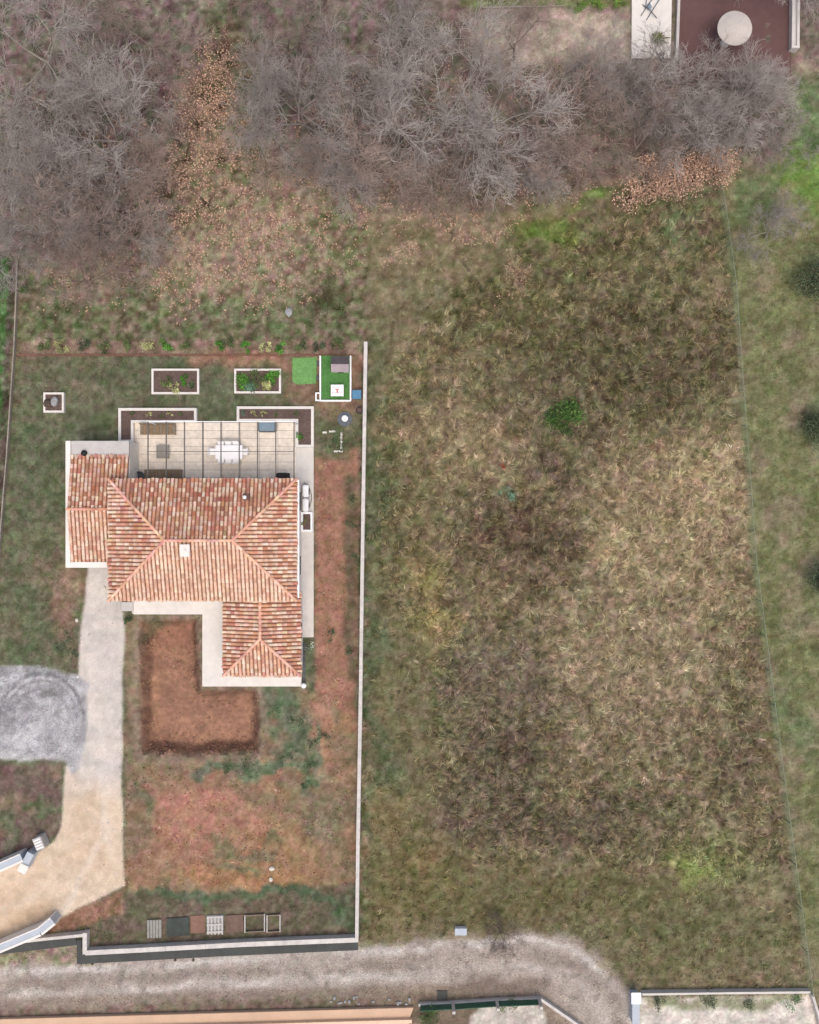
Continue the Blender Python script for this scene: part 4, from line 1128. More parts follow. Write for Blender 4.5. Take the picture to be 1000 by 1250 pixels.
tc = np.where((pal_ > 0.93)[:, None], tc * 0.5 + np.array((118, 122, 70)) * 0.5, tc)
tc = np.where(((pal_ > 0.84) & (pal_ < 0.93))[:, None], tc * 0.5 + np.array((92, 76, 56)) * 0.5, tc)
cols = lin_np(np.repeat(tc, NB, 0) * rng.uniform(0.9, 1.1, (len(x), 1)))
me = blades_mesh('dry_grass', x, y, rng.uniform(0.3, 0.68, len(x)), rng.uniform(0.02, 0.038, len(x)), ang, rng.uniform(0.5, 1.2, len(x)), rng.uniform(0.8, 1.9, len(x)), cols)
props(link_mesh('dry_grass', me, 'blades'), 'long matted straw-brown grass covering the field', 'grass', kind='stuff')

# short grass elsewhere
hard = [[(80, 498), (383, 496), (383, 778), (368, 838), (247, 838), (247, 750), (150, 750), (80, 700)], [(185, 450), (243, 450), (243, 481), (185, 481)],
        [(286, 450), (343, 450), (343, 480), (286, 480)], [(53, 479), (78, 479), (78, 503), (53, 503)], [(356, 433), (442, 433), (442, 492), (356, 492)]]
def keep_short(px, py, x, y):
    d = np.minimum(np.minimum(sdf(px, py, LANE), sdf(px, py, DRIVE)), np.minimum(sdf(px, py, PAD), sdf(px, py, PIT)))
    for h_ in hard: d = np.minimum(d, sdf(px, py, h_))
    base = sstep(1, 6, d + (fbm(x, y, 0.5, 53, 3) - 0.5) * 10)
    dens = np.full(px.shape, 0.9)
    soil = ((px > 150) & (px < 437) & (py > 750) & (py < 1150)) | ((px > 383) & (px < 437) & (py > 545) & (py < 900)) | ((px < 76) & (py > 930) & (py < 1050))
    dens = np.where(soil, 0.02 + 0.5 * sstep(0.6, 0.7, fbm(x, y, 1.6, 83, 3)), dens)
    dens = np.where((py < 230) & (px < 960), 0.4, dens)
    dens = np.where(sdf(px, py, TALL) < -8, 0.2, dens)
    dens = np.where((py > 1190) & (px < 790), 0.06, dens)
    dens = np.where((px > 765) & (px < 980) & (py < 90), 0, dens)
    dens = np.where((px > 778) & (py > 1226), 0.04, dens)
    return base * dens
x, y, px, py = scatter(230000, -30, 1030, -20, 1260, keep_short)
cols = jitter_cols(x, y, 5, 0.85, 1.38)
me = blades_mesh('short_grass', x, y, rng.uniform(0.10, 0.24, len(x)), rng.uniform(0.02, 0.04, len(x)), rng.uniform(0, 6.283, len(x)), rng.uniform(0.5, 1.3, len(x)), rng.uniform(0.3, 1.2, len(x)), cols)
props(link_mesh('short_grass', me, 'blades'), 'short mixed grass and weeds over lawn and verges', 'grass', kind='stuff')

def leaf_quads(p, nrm_up, size, cols, name, flat=0.6):
    """leaves as folded diamonds at points p (n,3), random orientation"""
    n = len(p)
    a = rng.uniform(0, 6.283, n); t = rng.uniform(-1, 1, n) * (1.2 - flat); r2 = rng.uniform(-0.6, 0.6, n)
    d = np.stack([np.cos(a) * np.cos(t), np.sin(a) * np.cos(t), np.sin(t)], -1)
    s = np.stack([-np.sin(a), np.cos(a), r2], -1); s /= np.linalg.norm(s, axis=1, keepdims=True)
    up = np.cross(d, s)
    L = size[:, None]
    co = np.stack([p, p + d * L * 0.5 + s * L * 0.3 + up * L * 0.08, p + d * L, p + d * L * 0.5 - s * L * 0.3 + up * L * 0.08], 1)
    base = (np.arange(n) * 4)[:, None]
    loops = (base + np.array([0, 1, 2, 0, 2, 3])[None]).ravel(); starts = np.arange(2 * n) * 3
    return raw_mesh(name, co.reshape(-1, 3), loops, starts, np.repeat(cols, 4, 0))

# fallen leaves
def keep_litter(px, py, x, y):
    m = np.zeros(px.shape)
    wx = (fbm(x, y, 2.6, 61, 4) - 0.5) * 90; wy = (fbm(x, y, 2.6, 67, 4) - 0.5) * 90
    for cx, cy, rx, ry, k in [(270, 190, 70, 70, 1), (300, 290, 130, 70, .8), (210, 330, 80, 45, .8), (480, 250, 90, 30, .7), (560, 265, 100, 30, .6), (620, 345, 22, 42, .6),
                              (490, 320, 30, 20, .8), (360, 250, 80, 50, .6), (790, 222, 80, 18, .9), (100, 330, 80, 40, .5), (255, 110, 45, 70, .8), (120, 200, 120, 120, .35), (500, 150, 300, 90, .25)]:
        m = np.maximum(m, k * sstep(1.3, 0.3, np.sqrt(((px + wx - cx) / rx) ** 2 + ((py + wy - cy) / ry) ** 2)))
    return m * sstep(0.42, 0.62, fbm(x, y, 0.5, 99, 3)) * (py < 412)
x, y, px, py = scatter(120000, -20, 900, -10, 412, keep_litter)
pts = np.stack([x, y, hsample(x, y) + rng.uniform(0.01, 0.08, len(x))], -1)
base = np.array([(178, 146, 122), (166, 132, 112), (190, 160, 134), (148, 122, 106), (174, 152, 132)], float)
lc_ = lin_np(base[rng.integers(0, 5, len(x))] + rng.normal(0, 8, (len(x), 1)))
props(link_mesh('leaf_litter', leaf_quads(pts, None, rng.uniform(0.09, 0.2, len(x)), lc_, 'leaf_litter', 1.0), 'leaf'), 'pinkish brown fallen leaves strewn below the bare trees', 'leaf litter', kind='stuff')

# ---------------------------------------------------------------- bare trees
def seg_mesh(name, segs, sides):
    p0 = np.array([s[0] for s in segs]); p1 = np.array([s[1] for s in segs])
    r0 = np.array([s[2] for s in segs]); r1 = np.array([s[3] for s in segs])
    d = p1 - p0; d /= np.maximum(np.linalg.norm(d, axis=1, keepdims=True), 1e-6)
    ref = np.where(np.abs(d[:, 2:3]) < 0.9, np.array([[0, 0, 1.]]), np.array([[1., 0, 0]]))
    u = np.cross(d, ref); u /= np.linalg.norm(u, axis=1, keepdims=True); v = np.cross(d, u)
    n = len(segs); co = np.zeros((n, 2 * sides, 3))
    for k in range(sides):
        t = 6.28319 * k / sides; o = u * math.cos(t) + v * math.sin(t)
        co[:, k] = p0 + o * r0[:, None]; co[:, sides + k] = p1 + o * r1[:, None]
    f = np.array([[k, (k + 1) % sides, sides + (k + 1) % sides, sides + k] for k in range(sides)]).ravel()
    loops = ((np.arange(n) * 2 * sides)[:, None] + f[None]).ravel()
    return raw_mesh(name, co.reshape(-1, 3), loops, np.arange(n * sides) * 4)

def bare_tree(seed, height_=7.5, spread=1.0, stems=1, nl=(6, 7, 8, 7)):
    rs = random.Random(seed)
    big, small = [], []
    def rv(): return Vector((rs.gauss(0, 1), rs.gauss(0, 1), rs.gauss(0, 1)))
    def grow(p, d, L, r, lev):
        n = 4 if lev < 2 else (3 if lev == 2 else 2)
        pts = [p]; q = p.copy(); dd = d.copy()
        for i in range(n):
            dd = (dd + rv() * (0.12 + 0.05 * lev) + Vector((0, 0, 0.07 if lev < 3 else 0.02))).normalized()
            q2 = q + dd * (L / n)
            ra = r * (1 - 0.55 * i / n); rb = r * (1 - 0.55 * (i + 1) / n) if lev < 4 else r * 0.5
            (big if lev <= 2 else small).append((tuple(q), tuple(q2), ra, rb)); q = q2; pts.append(q2)
        if lev >= 4: return
        k = nl[lev] if lev < 4 else 0
        k = max(2, int(k * rs.uniform(0.8, 1.2)))
        for i in range(k):
            f = (0.35 if lev else 0.55) + (1.0 - (0.35 if lev else 0.55)) * (i + rs.random()) / k
            s = min(int(f * n), n - 1); base = pts[s].lerp(pts[s + 1], f * n - s)
            side = rv(); side = (side - side.dot(dd) * dd).normalized()
            if lev == 0:
                az = 6.283 * (i + rs.random() * 0.7) / k
                side = Vector((math.cos(az), math.sin(az), 0))
            a = (0.75 if lev else 0.95) * rs.uniform(0.75, 1.25) * spread
            nd = (dd * math.cos(a) + side * math.sin(a)).normalized()
            LL = (height_ * 0.48, height_ * 0.30, height_ * 0.17, height_ * 0.085)[lev] * rs.uniform(0.7, 1.25) * (1.15 - 0.35 * f)
            rr = (0.055, 0.024, 0.013, 0.0115)[lev] * height_ / 7.5 * rs.uniform(0.85, 1.15)
            grow(base, nd, LL, rr, lev + 1)
    for s in range(stems):
        o = Vector((rs.gauss(0, 0.25), rs.gauss(0, 0.25), 0)) if stems > 1 else Vector((0, 0, 0))
        d = Vector((rs.gauss(0, 0.3), rs.gauss(0, 0.3), 1)).normalized() if stems > 1 else Vector((rs.gauss(0, .08), rs.gauss(0, .08), 1)).normalized()
        grow(o + Vector((0, 0, -0.15)), d, height_ * 0.36, 0.12 * height_ / 7.5 / (stems ** 0.4), 0)
    return big, small
VAR = []
for i, (sd, hh, sp, st) in enumerate([(1, 7.5, 1.0, 1), (2, 7.0, 1.1, 2), (3, 7.8, 0.95, 2), (4, 6.8, 1.1, 1), (5, 7.2, 1.05, 3), (6, 7.5, 0.9, 2)]):
    nl = (6, 7, 8, 9) if st == 1 else ((4, 7, 7, 8) if st == 2 else (3, 6, 7, 8))
    big, small = bare_tree(sd, hh, sp, st, nl)
    tips = np.array([s[1] for s in small]); cen = tips.mean(0); rad = np.percentile(np.hypot(tips[:, 0] - cen[0], tips[:, 1] - cen[1]), 88)
    VAR.append((seg_mesh('trunk', big, 5), seg_mesh('crown', small, 3), float(rad), cen, tips[:, 2].mean()))
    print('tree variant', i, len(big), len(small), rad, cen)
def place_tree(px, py, r, var, tone, label, group=None, zs=1.0):
    tm, cm, rad, cen, _ = VAR[var]
    s = (r / S) * (1 - 5.0 / H) / rad
    rot = random.uniform(0, 6.283)
    hc = cen[2] * s * zs
    x, y = P(px, py, hc)
    c, sn = math.cos(rot), math.sin(rot)
    x -= (cen[0] * c - cen[1] * sn) * s; y -= (cen[0] * sn + cen[1] * c) * s
    t = thing('bare_tree', label, 'tree', (x, y, 0), group)
    t.rotation_euler = (0, 0, rot); t.scale = (s, s, s * zs)
    for nm, me, m in (('trunk', tm, 'bark_' + tone), ('crown', cm, 'twig_' + ('grey' if tone == 'pale' else tone))):
        o = bpy.data.objects.new(nm, me); COL.objects.link(o); o.parent = t
        if not me.materials: me.materials.append(None)
        o.material_slots[0].link = 'OBJECT'; o.material_slots[0].material = MATS[m]
    return t
TG = 'leafless trees of the thicket'
LM = 'leafless brownish tree with fine twiggy crown in the thicket'
LG = 'leafless grey tree with fine twiggy crown in the thicket'
LP_ = 'leafless pale-limbed tree in the thicket'
woods = [(50, 60, 100, 0, 'pale'), (25, 190, 85, 1, 'grey'), (115, 145, 92, 2, 'grey'), (165, 55, 78, 4, 'mauve'), (105, 265, 85, 3, 'mauve'), (30, 285, 70, 5, 'grey'),
         (176, 185, 56, 5, 'mauve'), (150, 318, 50, 1, 'mauve'), (60, 130, 70, 4, 'grey'), (350, 45, 80, 1, 'mauve'), (360, 140, 80, 2, 'grey'), (445, 85, 92, 4, 'grey'), (440, 185, 80, 5, 'mauve'), (535, 105, 105, 0, 'pale'),
         (535, 205, 72, 1, 'mauve'), (620, 150, 85, 2, 'grey'), (630, 40, 60, 3, 'mauve'), (700, 145, 80, 4, 'mauve'), (745, 90, 62, 3, 'grey'), (855, 110, 84, 0, 'grey'), (795, 145, 68, 5, 'mauve'),
         (905, 120, 62, 2, 'grey'), (700, 195, 50, 1, 'mauve'), (410, 215, 58, 3, 'grey'), (600, 210, 50, 5, 'mauve'), (490, 35, 70, 5, 'grey'), (345, 195, 50, 3, 'mauve'), (870, 150, 50, 4, 'grey'), (960, -40, 70, 3, 'grey'), (800, 105, 62, 2, 'grey'), (895, 150, 54, 1, 'grey'), (930, 100, 46, 5, 'grey'), (60, 228, 72, 2, 'grey'), (135, 225, 66, 0, 'mauve'), (165, 285, 52, 4, 'grey'), (90, 322, 48, 5, 'mauve'), (480, 150, 70, 3, 'grey'), (300 + 20, 90, 50, 4, 'grey'), (660, 205, 44, 2, 'grey')]
for (a, b, r, v_, tn) in woods:
    zone = ('in the thicket by the west boundary wall', 'west thicket') if a < 230 else (('in the thicket between russet gap and sandy clearing', 'middle thicket') if a < 660 else
            ('in the thicket beside the maroon terrace', 'east thicket'))
    kind_ = {'mauve': 'leafless brownish tree with fine twigs', 'grey': 'leafless grey tree with fine twigs', 'pale': 'large leafless tree with pale limbs'}[tn]
    place_tree(a, b, r, v_, tn, kind_ + ' ' + zone[0], {'mauve': 'brownish', 'grey': 'grey', 'pale': 'pale'}[tn] + ' bare trees of the ' + zone[1])
place_tree(962, 168, 44, 1, 'grey', 'small bare tree beside the bright green grass, near the white double wall', None, 0.9)
place_tree(944, 275, 46, 3, 'pale', 'small pale bare tree standing alone just behind the wire fence', None, 0.8)
place_tree(612, 1143, 30, 4, 'dark', 'little leafless sapling at the grassy edge of the gravel lane', None, 0.8)

# ---------------------------------------------------------------- leafy shrubs
def shrub(name, label, cat, px, py, rpx, h, pal, n, leaf=0.09, group=None, z=None, shape=1.0, nst=7, zoff=0.0):
    hc = (z or 0) + h * 0.5
    x, y = P(px, py, hc); r = rpx / S * (1 - hc / H)
    zg = float(hsample(np.array([x]), np.array([y]))[0]) if z is None else z
    t = thing(name, label, cat, (x, y, zg), group)
    segs = []; pts = []
    nclump = max(5, n // 40)
    cl = []
    for i in range(nclump):
        a = rng.uniform(0, 6.283); rr = r * math.sqrt(rng.random()) * 0.85; zz = h * (0.35 + 0.6 * rng.random() * (1 - 0.5 * rr / max(r, 1e-6)) * shape)
        c = np.array((x + rr * math.cos(a), y + rr * math.sin(a), zg + zz)); cl.append(c)
        if i < nst * 2:
            m = np.array((x + rr * 0.3 * math.cos(a), y + rr * 0.3 * math.sin(a), zg + zz * 0.55))
            segs.append(((x, y, zg - 0.05), tuple(m), 0.02 * max(h, .4), 0.012 * max(h, .4))); segs.append((tuple(m), tuple(c), 0.012 * max(h, .4), 0.004))
    cl = np.array(cl); ci = rng.integers(0, nclump, n)
    p = cl[ci] + rng.normal(0, 1, (n, 3)) * np.array((r * 0.2, r * 0.2, h * 0.12)); p[:, 2] = np.maximum(p[:, 2], zg + 0.02)
    ctone = rng.uniform(0.75, 1.22, nclump)
    base = np.array(pal, float)[rng.integers(0, len(pal), n)] * ctone[ci][:, None] + rng.normal(0, 5, (n, 1))
    me = leaf_quads(p, None, rng.uniform(0.7, 1.3, n) * leaf, lin_np(base), 'foliage', 0.5)
    link_mesh('foliage', me, 'leaf', t)
    link_mesh('stem', seg_mesh('stem', segs, 4), 'stem', t)
    return t
GREEN = [(70, 120, 44), (84, 138, 50), (58, 100, 40), (96, 148, 58)]
DARK = [(70, 82, 58), (80, 92, 66), (60, 72, 52), (90, 100, 74)]
OLIVE = [(84, 98, 60), (98, 108, 66), (74, 90, 56)]
DRY = [(186, 152, 128), (172, 138, 116), (200, 168, 144), (150, 122, 106)]
YEL = [(166, 168, 112), (186, 184, 136), (140, 150, 92)]
BLU = [(92, 124, 100), (108, 136, 112), (80, 112, 92)]
shrub('bush', 'bright green leafy bush alone in the dry field', 'bush', 688, 508, 23, 1.5, [(60, 90, 40), (74, 104, 48), (48, 74, 34), (92, 118, 62)], 1100, 0.15)
for (a, b, r, n) in [(266, 60, 18, 420), (250, 108, 26, 900), (268, 126, 22, 700), (240, 148, 24, 700), (222, 190, 28, 480), (272, 190, 26, 480), (205, 235, 28, 420), (250, 245, 30, 420)]:
    shrub('dry_leaf_shrub', 'russet shrub still holding dead leaves in the gap of the thicket', 'shrub', a, b, r * 1.45, 1.9, DRY, int(n * 0.95), 0.11, 'russet shrubs in the thicket gap')
for (a, b, r, n) in [(792, 202, 15, 420), (818, 218, 26, 1100), (850, 214, 24, 1000), (878, 202, 22, 900), (772, 238, 20, 460), (798, 228, 18, 460)]:
    shrub('dry_leaf_shrub', 'orange-brown shrub holding dead leaves along the thicket edge by the wire fence', 'shrub', a, b, r * 1.1, 2.6, DRY, int(n * 1.7), 0.11, 'orange shrubs by the fence corner')
for (a, b, r, n) in [(700, 225, 22, 160), (640, 232, 22, 160), (560, 240, 26, 170), (620, 205, 24, 160)]:
    shrub('dry_leaf_shrub', 'low brown withered shrub at the foot of the thicket facing the field', 'shrub', a, b, r, 0.9, DRY, n, 0.11, 'withered shrubs facing the field')
for a, b, r, hgt, lb in [(1000, 338, 30, 2.4, 'dark evergreen bush beyond the fence nearest the small bare tree'), (1004, 522, 22, 2.2, 'dark evergreen bush beyond the fence, middle of the row of three'),
                         (1010, 706, 22, 2.2, 'dark evergreen bush beyond the fence, farthest from the small bare tree')]:
    shrub('evergreen_bush', lb, 'bush', a, b, r, hgt, DARK, 2000, 0.12)
shrub('bush', 'sparse dark bush on the leaf-strewn ground north of the shrub row', 'bush', 396, 366, 26, 0.8, [(84, 80, 54), (74, 76, 50), (96, 90, 60)], 520, 0.1)
shrub('red_plant', 'small red-leaved weed near the bluish weeds in the field', 'plant', 613, 569, 5, 0.35, [(150, 60, 54), (128, 62, 52)], 60, 0.08)
shrub('red_plant', 'spreading dull-red weed patch toward the wire fence', 'plant', 806, 540, 13, 0.35, [(136, 76, 68), (120, 78, 66)], 130, 0.08)
shrub('blue_plant', 'bluish green weed clump in the dry field', 'plant', 619, 604, 13, 0.35, BLU, 220, 0.09)
shrub('yellow_weed', 'yellow-green weed patch in the grass toward the wire fence end', 'plant', 850, 1066, 26, 0.4, [(138, 146, 74), (122, 136, 72), (156, 160, 92)], 330, 0.09)
# young shrubs of the border
for i, (a, tone) in enumerate([(55, OLIVE), (74, YEL), (101, DARK), (128, OLIVE), (158, OLIVE), (181, YEL), (200, GREEN), (223, OLIVE), (268, GREEN), (280, OLIVE), (298, GREEN), (322, YEL), (341, GREEN), (364, OLIVE), (388, DARK), (412, OLIVE)]):
    k = 'pale' if tone is YEL else ('green' if tone is GREEN else 'dark' if tone is DARK else 'olive')
    shrub('young_shrub', {'pale': 'pale yellowish young shrub in the border strip', 'green': 'fresh green young shrub in the border strip', 'dark': 'dark young shrub in the border strip',
                          'olive': 'olive-green young shrub in the border strip'}[k], 'shrub', a + random.uniform(-2, 2), 422 + random.uniform(-2, 2), random.uniform(7, 10), 0.7, tone, 240, 0.1, k + ' young shrubs of the border')
# plants in the beds
for a, b, r, pl_, lb in [(226, 464, 6, GREEN, 'round bright green plant in the sparse raised bed'), (213, 474, 6, YEL, 'yellowish plant on the terrace side of the sparse raised bed'),
                         (202, 467, 7, OLIVE, 'grey-green straggly plant in the sparse raised bed'), (234, 470, 4, DARK, 'small dark plant at the end of the sparse raised bed')]:
    shrub('bed_plant', lb, 'plant', a, b, r * 1.15, 0.35, pl_, 220, 0.09, z=0.24)
for a, b, r, pl_, lb in [(297, 466, 9, GREEN, 'bright green plant filling one end of the crowded raised bed'), (334, 463, 9, GREEN, 'bright green plant near the turf-mat end of the crowded raised bed'),
                         (314, 463, 10, OLIVE, 'dull olive plant in the centre of the crowded raised bed'), (305, 472, 6, BLU, 'pale bluish cabbage in the crowded raised bed'), (325, 471, 5, YEL, 'yellowish lettuce in the crowded raised bed')]:
    shrub('bed_plant', lb, 'plant', a, b, r * 1.15, 0.35, pl_, 480, 0.1, z=0.24)
for a, b, pl_ in [(162, 506, OLIVE), (183, 506, YEL), (196, 507, OLIVE), (208, 506, YEL), (220, 507, OLIVE)]:
    shrub('planter_plant', 'yellowish tuft in the garage-side planter' if pl_ is YEL else 'olive tuft in the garage-side planter', 'plant', a, b, 4, 0.2, pl_, 60, 0.07, ('yellow' if pl_ is YEL else 'olive') + ' tufts in the garage-side planter', z=0.32)
for a, b, pl_ in [(298, 504, BLU), (310, 505, YEL), (322, 505, YEL), (336, 505, OLIVE), (362, 505, OLIVE)]:
    k = 'bluish' if pl_ is BLU else 'yellowish' if pl_ is YEL else 'olive'
    shrub('planter_plant', k + ' tuft in the planter at the terrace corner', 'plant', a, b, 4, 0.2, pl_, 60, 0.07, k + ' tufts in the corner planter', z=0.32)
shrub('planter_plant', 'green trailing plant at the end of the corner planter', 'plant', 366, 531, 6, 0.35, GREEN, 120, 0.08, z=0.32)
shrub('planter_plant', 'khaki clump filling half of the small planter box', 'plant', 371, 637, 5, 0.25, [(150, 144, 98), (132, 128, 86)], 130, 0.07, z=0.3)
shrub('weed_patch', 'dense green weeds inside the broken timber edging', 'plant', 406, 540, 17, 0.3, [(74, 98, 66), (86, 108, 72), (64, 86, 58)], 420, 0.08)
shrub('white_plant', 'whitish flowering plant at the end of the concrete walk', 'plant', 376, 789, 8, 0.4, [(206, 208, 196), (110, 130, 100), (150, 158, 140)], 170, 0.07)
shrub('bush', 'green bush between the drive and the white terrace', 'bush', 157, 756, 6, 0.7, [(64, 84, 54), (76, 96, 60)], 200, 0.09)
for a, b, r in [(404, 776, 8), (430, 640, 9), (431, 680, 8), (428, 795, 6), (430, 610, 8), (396, 900, 7), (380, 905, 9)]:
    shrub('weed', 'low dark green weed on the red soil strip by the long white wall', 'plant', a if a > 420 else a, b, r, 0.25, DARK, 110, 0.08, 'weeds on the red soil strip')
for a, b, r in [(345, 925, 14), (375, 935, 12), (300, 935, 12), (360, 880, 12), (275, 937, 9), (335, 870, 8), (373, 960, 7)]:
    shrub('weed', 'green weed clump on the soil beside the excavation', 'plant', a, b, r, 0.22, [(82, 104, 74), (94, 114, 80), (72, 92, 64)], 160, 0.08, 'weeds beside the excavation')
for a, b, r in [(85, 778, 10), (70, 790, 9), (88, 800, 7)]:
    shrub('weed', 'grey-green weed clump at the lawn edge by the drive', 'plant', a, b, r, 0.3, [(76, 90, 66), (88, 100, 76)], 140, 0.08, 'weeds by the drive')
for a, lb in [(804, 'leftmost dark shrub behind the thin pale wall, by the pier'), (862, 'broad dark shrub behind the thin pale wall'), (916, 'purplish dark shrub behind the thin pale wall'), (968, 'green shrub in the wall corner at the fence end')]:
    shrub('yard_shrub', lb.replace('leftmost dark', 'small dark'), 'shrub', a, 1224, 12 if a != 804 else 9, 0.6, DARK if a < 950 else [(70, 104, 64), (84, 116, 72)], 260, 0.08)
shrub('hedge', 'rounded green bush behind the yard fence beside the orange terrace', 'bush', 522, 1244, 16, 1.0, [(82, 104, 58), (70, 92, 52)], 700, 0.09)
shrub('hedge', 'low green hedge behind the yard fence screens', 'bush', 620, 1230, 12, 0.7, [(78, 96, 56), (90, 104, 62)], 260, 0.09)
for a, b, r in [(706, 2, 12), (732, -2, 14), (757, 2, 10)]:
    shrub('bush', 'bright green garden bush beyond the sandy clearing', 'bush', a, b, r, 0.7, [(104, 150, 56), (92, 136, 52), (130, 140, 70)], 260, 0.09, 'bushes beyond the clearing')
# agave on the concrete strip
ag = thing('agave', 'spiky green agave rosette on the pale concrete strip', 'plant', V(803, 46, 0.12))
x, y = P(803, 46, 0.25)
mat('agave', (92, 98, 54), 0.7, 0.15, 0.2)
for k in range(22):
    a = k * 2.4; el = 0.25 + 0.5 * (k / 22); L = 0.95 if k % 5 == 0 else 0.55
    bm = bmesh.new(); d = Vector((math.cos(a) * math.cos(el), math.sin(a) * math.cos(el), math.sin(el))); s_ = Vector((-math.sin(a), math.cos(a), 0))
    o_ = Vector((x, y, 0.14)); vs = [o_ + s_ * 0.06, o_ + d * L * 0.4 + s_ * 0.08, o_ + d * L + Vector((0, 0, -0.1 * L)), o_ + d * L * 0.4 - s_ * 0.08, o_ - s_ * 0.06]
    top = [bm.verts.new(v_) for v_ in vs]; bot = [bm.verts.new(v_ - Vector((0, 0, 0.025))) for v_ in vs]
    bm.faces.new(top); bm.faces.new(bot[::-1])
    for i in range(5): bm.faces.new((top[i], bot[i], bot[(i + 1) % 5], top[(i + 1) % 5]))
    bmesh.ops.recalc_face_normals(bm, faces=bm.faces[:]); obj('leaf', bm, 'agave', ag)

# ---------------------------------------------------------------- loose gravel and clods
def lumps(name, x, y, size, cols, sink=0.35):
    n = len(x); z = hsample(x, y)
    c = np.stack([x, y, z + size * (0.5 - sink)], -1)
    a = rng.uniform(0, 6.283, n); ca, sa = np.cos(a), np.sin(a)
    ax = size * rng.uniform(0.7, 1.3, n); ay = size * rng.uniform(0.6, 1.1, n); az = size * rng.uniform(0.4, 0.8, n)
    co = np.zeros((n, 6, 3))
    for k, (u, v, q) in enumerate([(1, 0, 0), (0, 1, 0), (-1, 0, 0), (0, -1, 0), (0, 0, 1), (0, 0, -1)]):
        j = rng.uniform(0.75, 1.2, n); uu = u * ax * j + rng.normal(0, 0.12, n) * size; vv = v * ay * j + rng.normal(0, 0.12, n) * size
        co[:, k] = c + np.stack([uu * ca - vv * sa, uu * sa + vv * ca, q * az * j], -1)
    f = np.array([0, 1, 4, 1, 2, 4, 2, 3, 4, 3, 0, 4, 1, 0, 5, 2, 1, 5, 3, 2, 5, 0, 3, 5])
    me = raw_mesh(name, co.reshape(-1, 3), ((np.arange(n) * 6)[:, None] + f[None]).ravel(), np.arange(n * 8) * 3, np.repeat(cols, 6, 0))
    me.polygons.foreach_set('use_smooth', np.zeros(n * 8, bool))
    return me
mat('lump', None, 0.95, 0.1, 0.05, attr=True, spec=0.15)
def gravel_keep(px, py, x, y):
    dl = sdf(px, py, LANE); dd = sdf(px, py, DRIVE); dp = sdf(px, py, PAD)
    e = np.exp(-(np.minimum(np.abs(dl), np.abs(dl + 25)) / 7) ** 2) * 0.8 + np.exp(-(dd / 3.5) ** 2) * 0.7 + 0.35 * (dp < -2) + 0.12 * (dl < -2) + 0.03 * (dd < -2)
    return e * (sdf(px, py, PIT) > 0) * sstep(0.3, 0.6, fbm(x, y, 0.9, 211, 3)) * (py > 745) * ~((py < 1170) & (px > 100) & (px < 440) & (py > 1100))
x, y, px, py = scatter(70000, -30, 800, 740, 1255, gravel_keep)
gc = jitter_cols(x, y, 4, 0.92, 1.24)
props(link_mesh('loose_gravel', lumps('loose_gravel', x, y, rng.uniform(0.025, 0.075, len(x)) ** 1.0, gc), 'lump'), 'loose stones scattered over lane, drive and gravel yard', 'gravel', kind='stuff')
x, y, px, py = scatter(9000, 160, 330, 745, 935, lambda px, py, x, y: sstep(6, -2, sdf(px, py, PIT)) * (0.25 + 0.75 * np.exp(-((sdf(px, py, PIT) + 8) / 7) ** 2)) * sstep(0.4, 0.65, fbm(x, y, 0.7, 221, 3)))
gc = jitter_cols(x, y, 4, 0.92, 1.2)
props(link_mesh('soil_clods', lumps('soil_clods', x, y, rng.uniform(0.03, 0.11, len(x)), gc), 'lump'), 'loose red clods lying in the excavation', 'soil', kind='stuff')

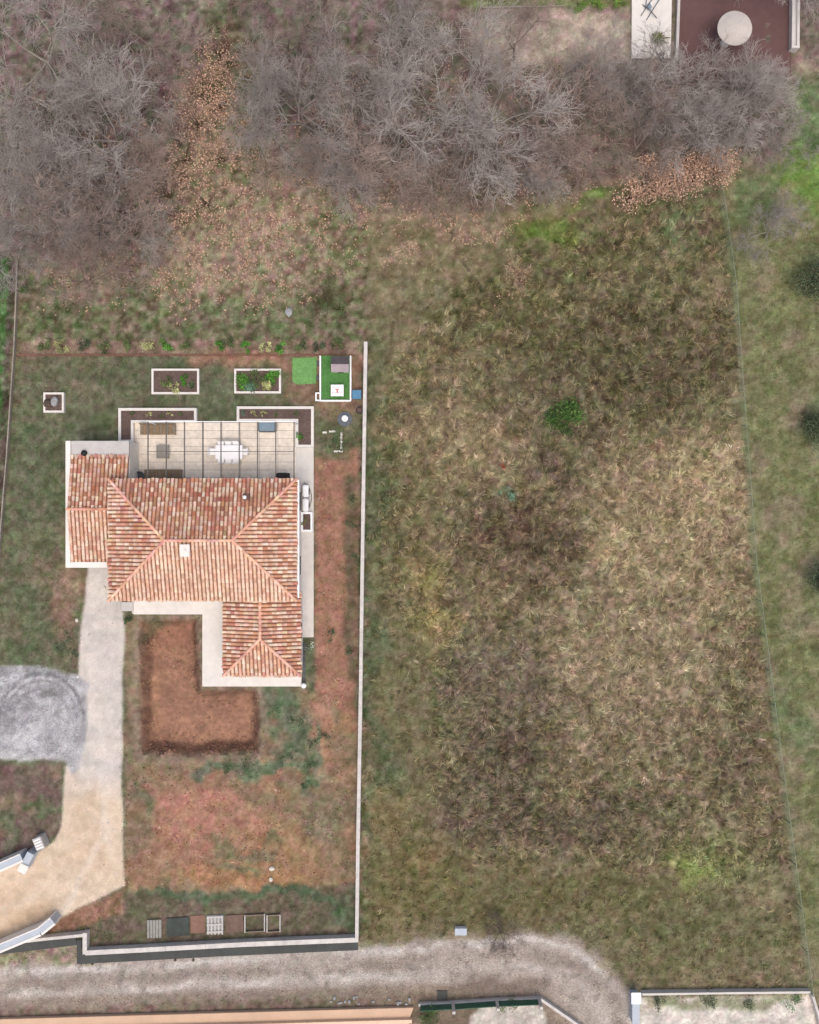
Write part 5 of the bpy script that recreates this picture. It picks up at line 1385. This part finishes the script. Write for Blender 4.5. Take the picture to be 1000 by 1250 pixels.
def soil_keep(px, py, x, y):
    a = sstep(4, -4, sdf(px, py, [(154, 930), (247, 925), (372, 850), (390, 560), (420, 560), (425, 1000), (430, 1080), (154, 1085)])) * (sdf(px, py, PIT) > 4)
    return a * sstep(0.42, 0.66, fbm(x, y, 0.8, 231, 3))
x, y, px, py = scatter(16000, 150, 437, 555, 1090, soil_keep)
k = (sdf(*pix(x, y), [(80, 496), (384, 496), (384, 780), (374, 840), (245, 840)]) > 1)
x, y = x[k], y[k]
gc = jitter_cols(x, y, 5, 0.85, 1.28, (176, 160, 142), 0.05)
props(link_mesh('soil_crumbs', lumps('soil_crumbs', x, y, rng.uniform(0.025, 0.085, len(x)), gc), 'lump'), 'crumbs of red soil and small stones over the garden', 'soil', kind='stuff')

# ---------------------------------------------------------------- stones and small finds
mat('stone_pale', (206, 198, 186), 0.9, 0.12, 0.1)
mat('stone_grey', (150, 150, 150), 0.9, 0.15, 0.1)
mat('stone_dark', (84, 72, 64), 0.9, 0.2, 0.1)
def stone(px, py, r, m, label, group=None, zs=0.7):
    bm = bmesh.new(); bmesh.ops.create_icosphere(bm, subdivisions=2, radius=1)
    x, y = P(px, py); zg = float(hsample(np.array([x]), np.array([y]))[0])
    ax = random.uniform(0.8, 1.2)
    for v in bm.verts:
        v.co *= 1 + random.uniform(-0.12, 0.12); v.co = Vector((v.co.x * ax, v.co.y / ax, v.co.z * zs)) * r + Vector((x, y, zg + r * zs * 0.5))
    return props(obj('stone', bm, m, origin=(x, y, zg)), label, 'stone', group)
stone(353, 381, 0.3, 'stone_grey', 'pale grey boulder among dead leaves north of the shrub row')
stone(332, 1060, 0.18, 'stone_pale', 'white stone on the reddish soil, nearer the excavation', None); stone(331, 1073, 0.16, 'stone_pale', 'white stone on the reddish soil, nearer the materials row')
for a, b in [(69, 491), (61, 493)]: stone(a, b, 0.3, 'stone_grey' if a > 65 else 'stone_dark', 'grey rock in the small square bed' if a > 65 else 'brown rock in the small square bed', None).location.z = 0.27
for k in range(16):
    stone(random.uniform(400, 505), random.uniform(1216, 1226), random.uniform(0.07, 0.14), 'stone_grey', 'pale rubble stone on the verge beside the orange terrace', 'rubble on the verge')
for a, b in [(214, 1172), (236, 1172), (113, 1176)]:
    stone(a, b, random.uniform(0.08, 0.11), 'stone_dark', 'small dark stone on the gravel lane', 'dark stones on the lane')
for k in range(10):
    stone(random.uniform(120, 140), random.uniform(760, 1060), random.uniform(0.04, 0.07), 'stone_pale', 'small pale pebble loose on the driveway', 'pebbles on the drive')
for a, b in [(128, 718), (94, 757), (164, 747)]:
    stone(a, b, 0.13, 'stone_pale', 'white stone at the edge of the upper drive', 'white stones by the drive')
print('triangles', sum(len(m.polygons) for m in bpy.data.meshes))
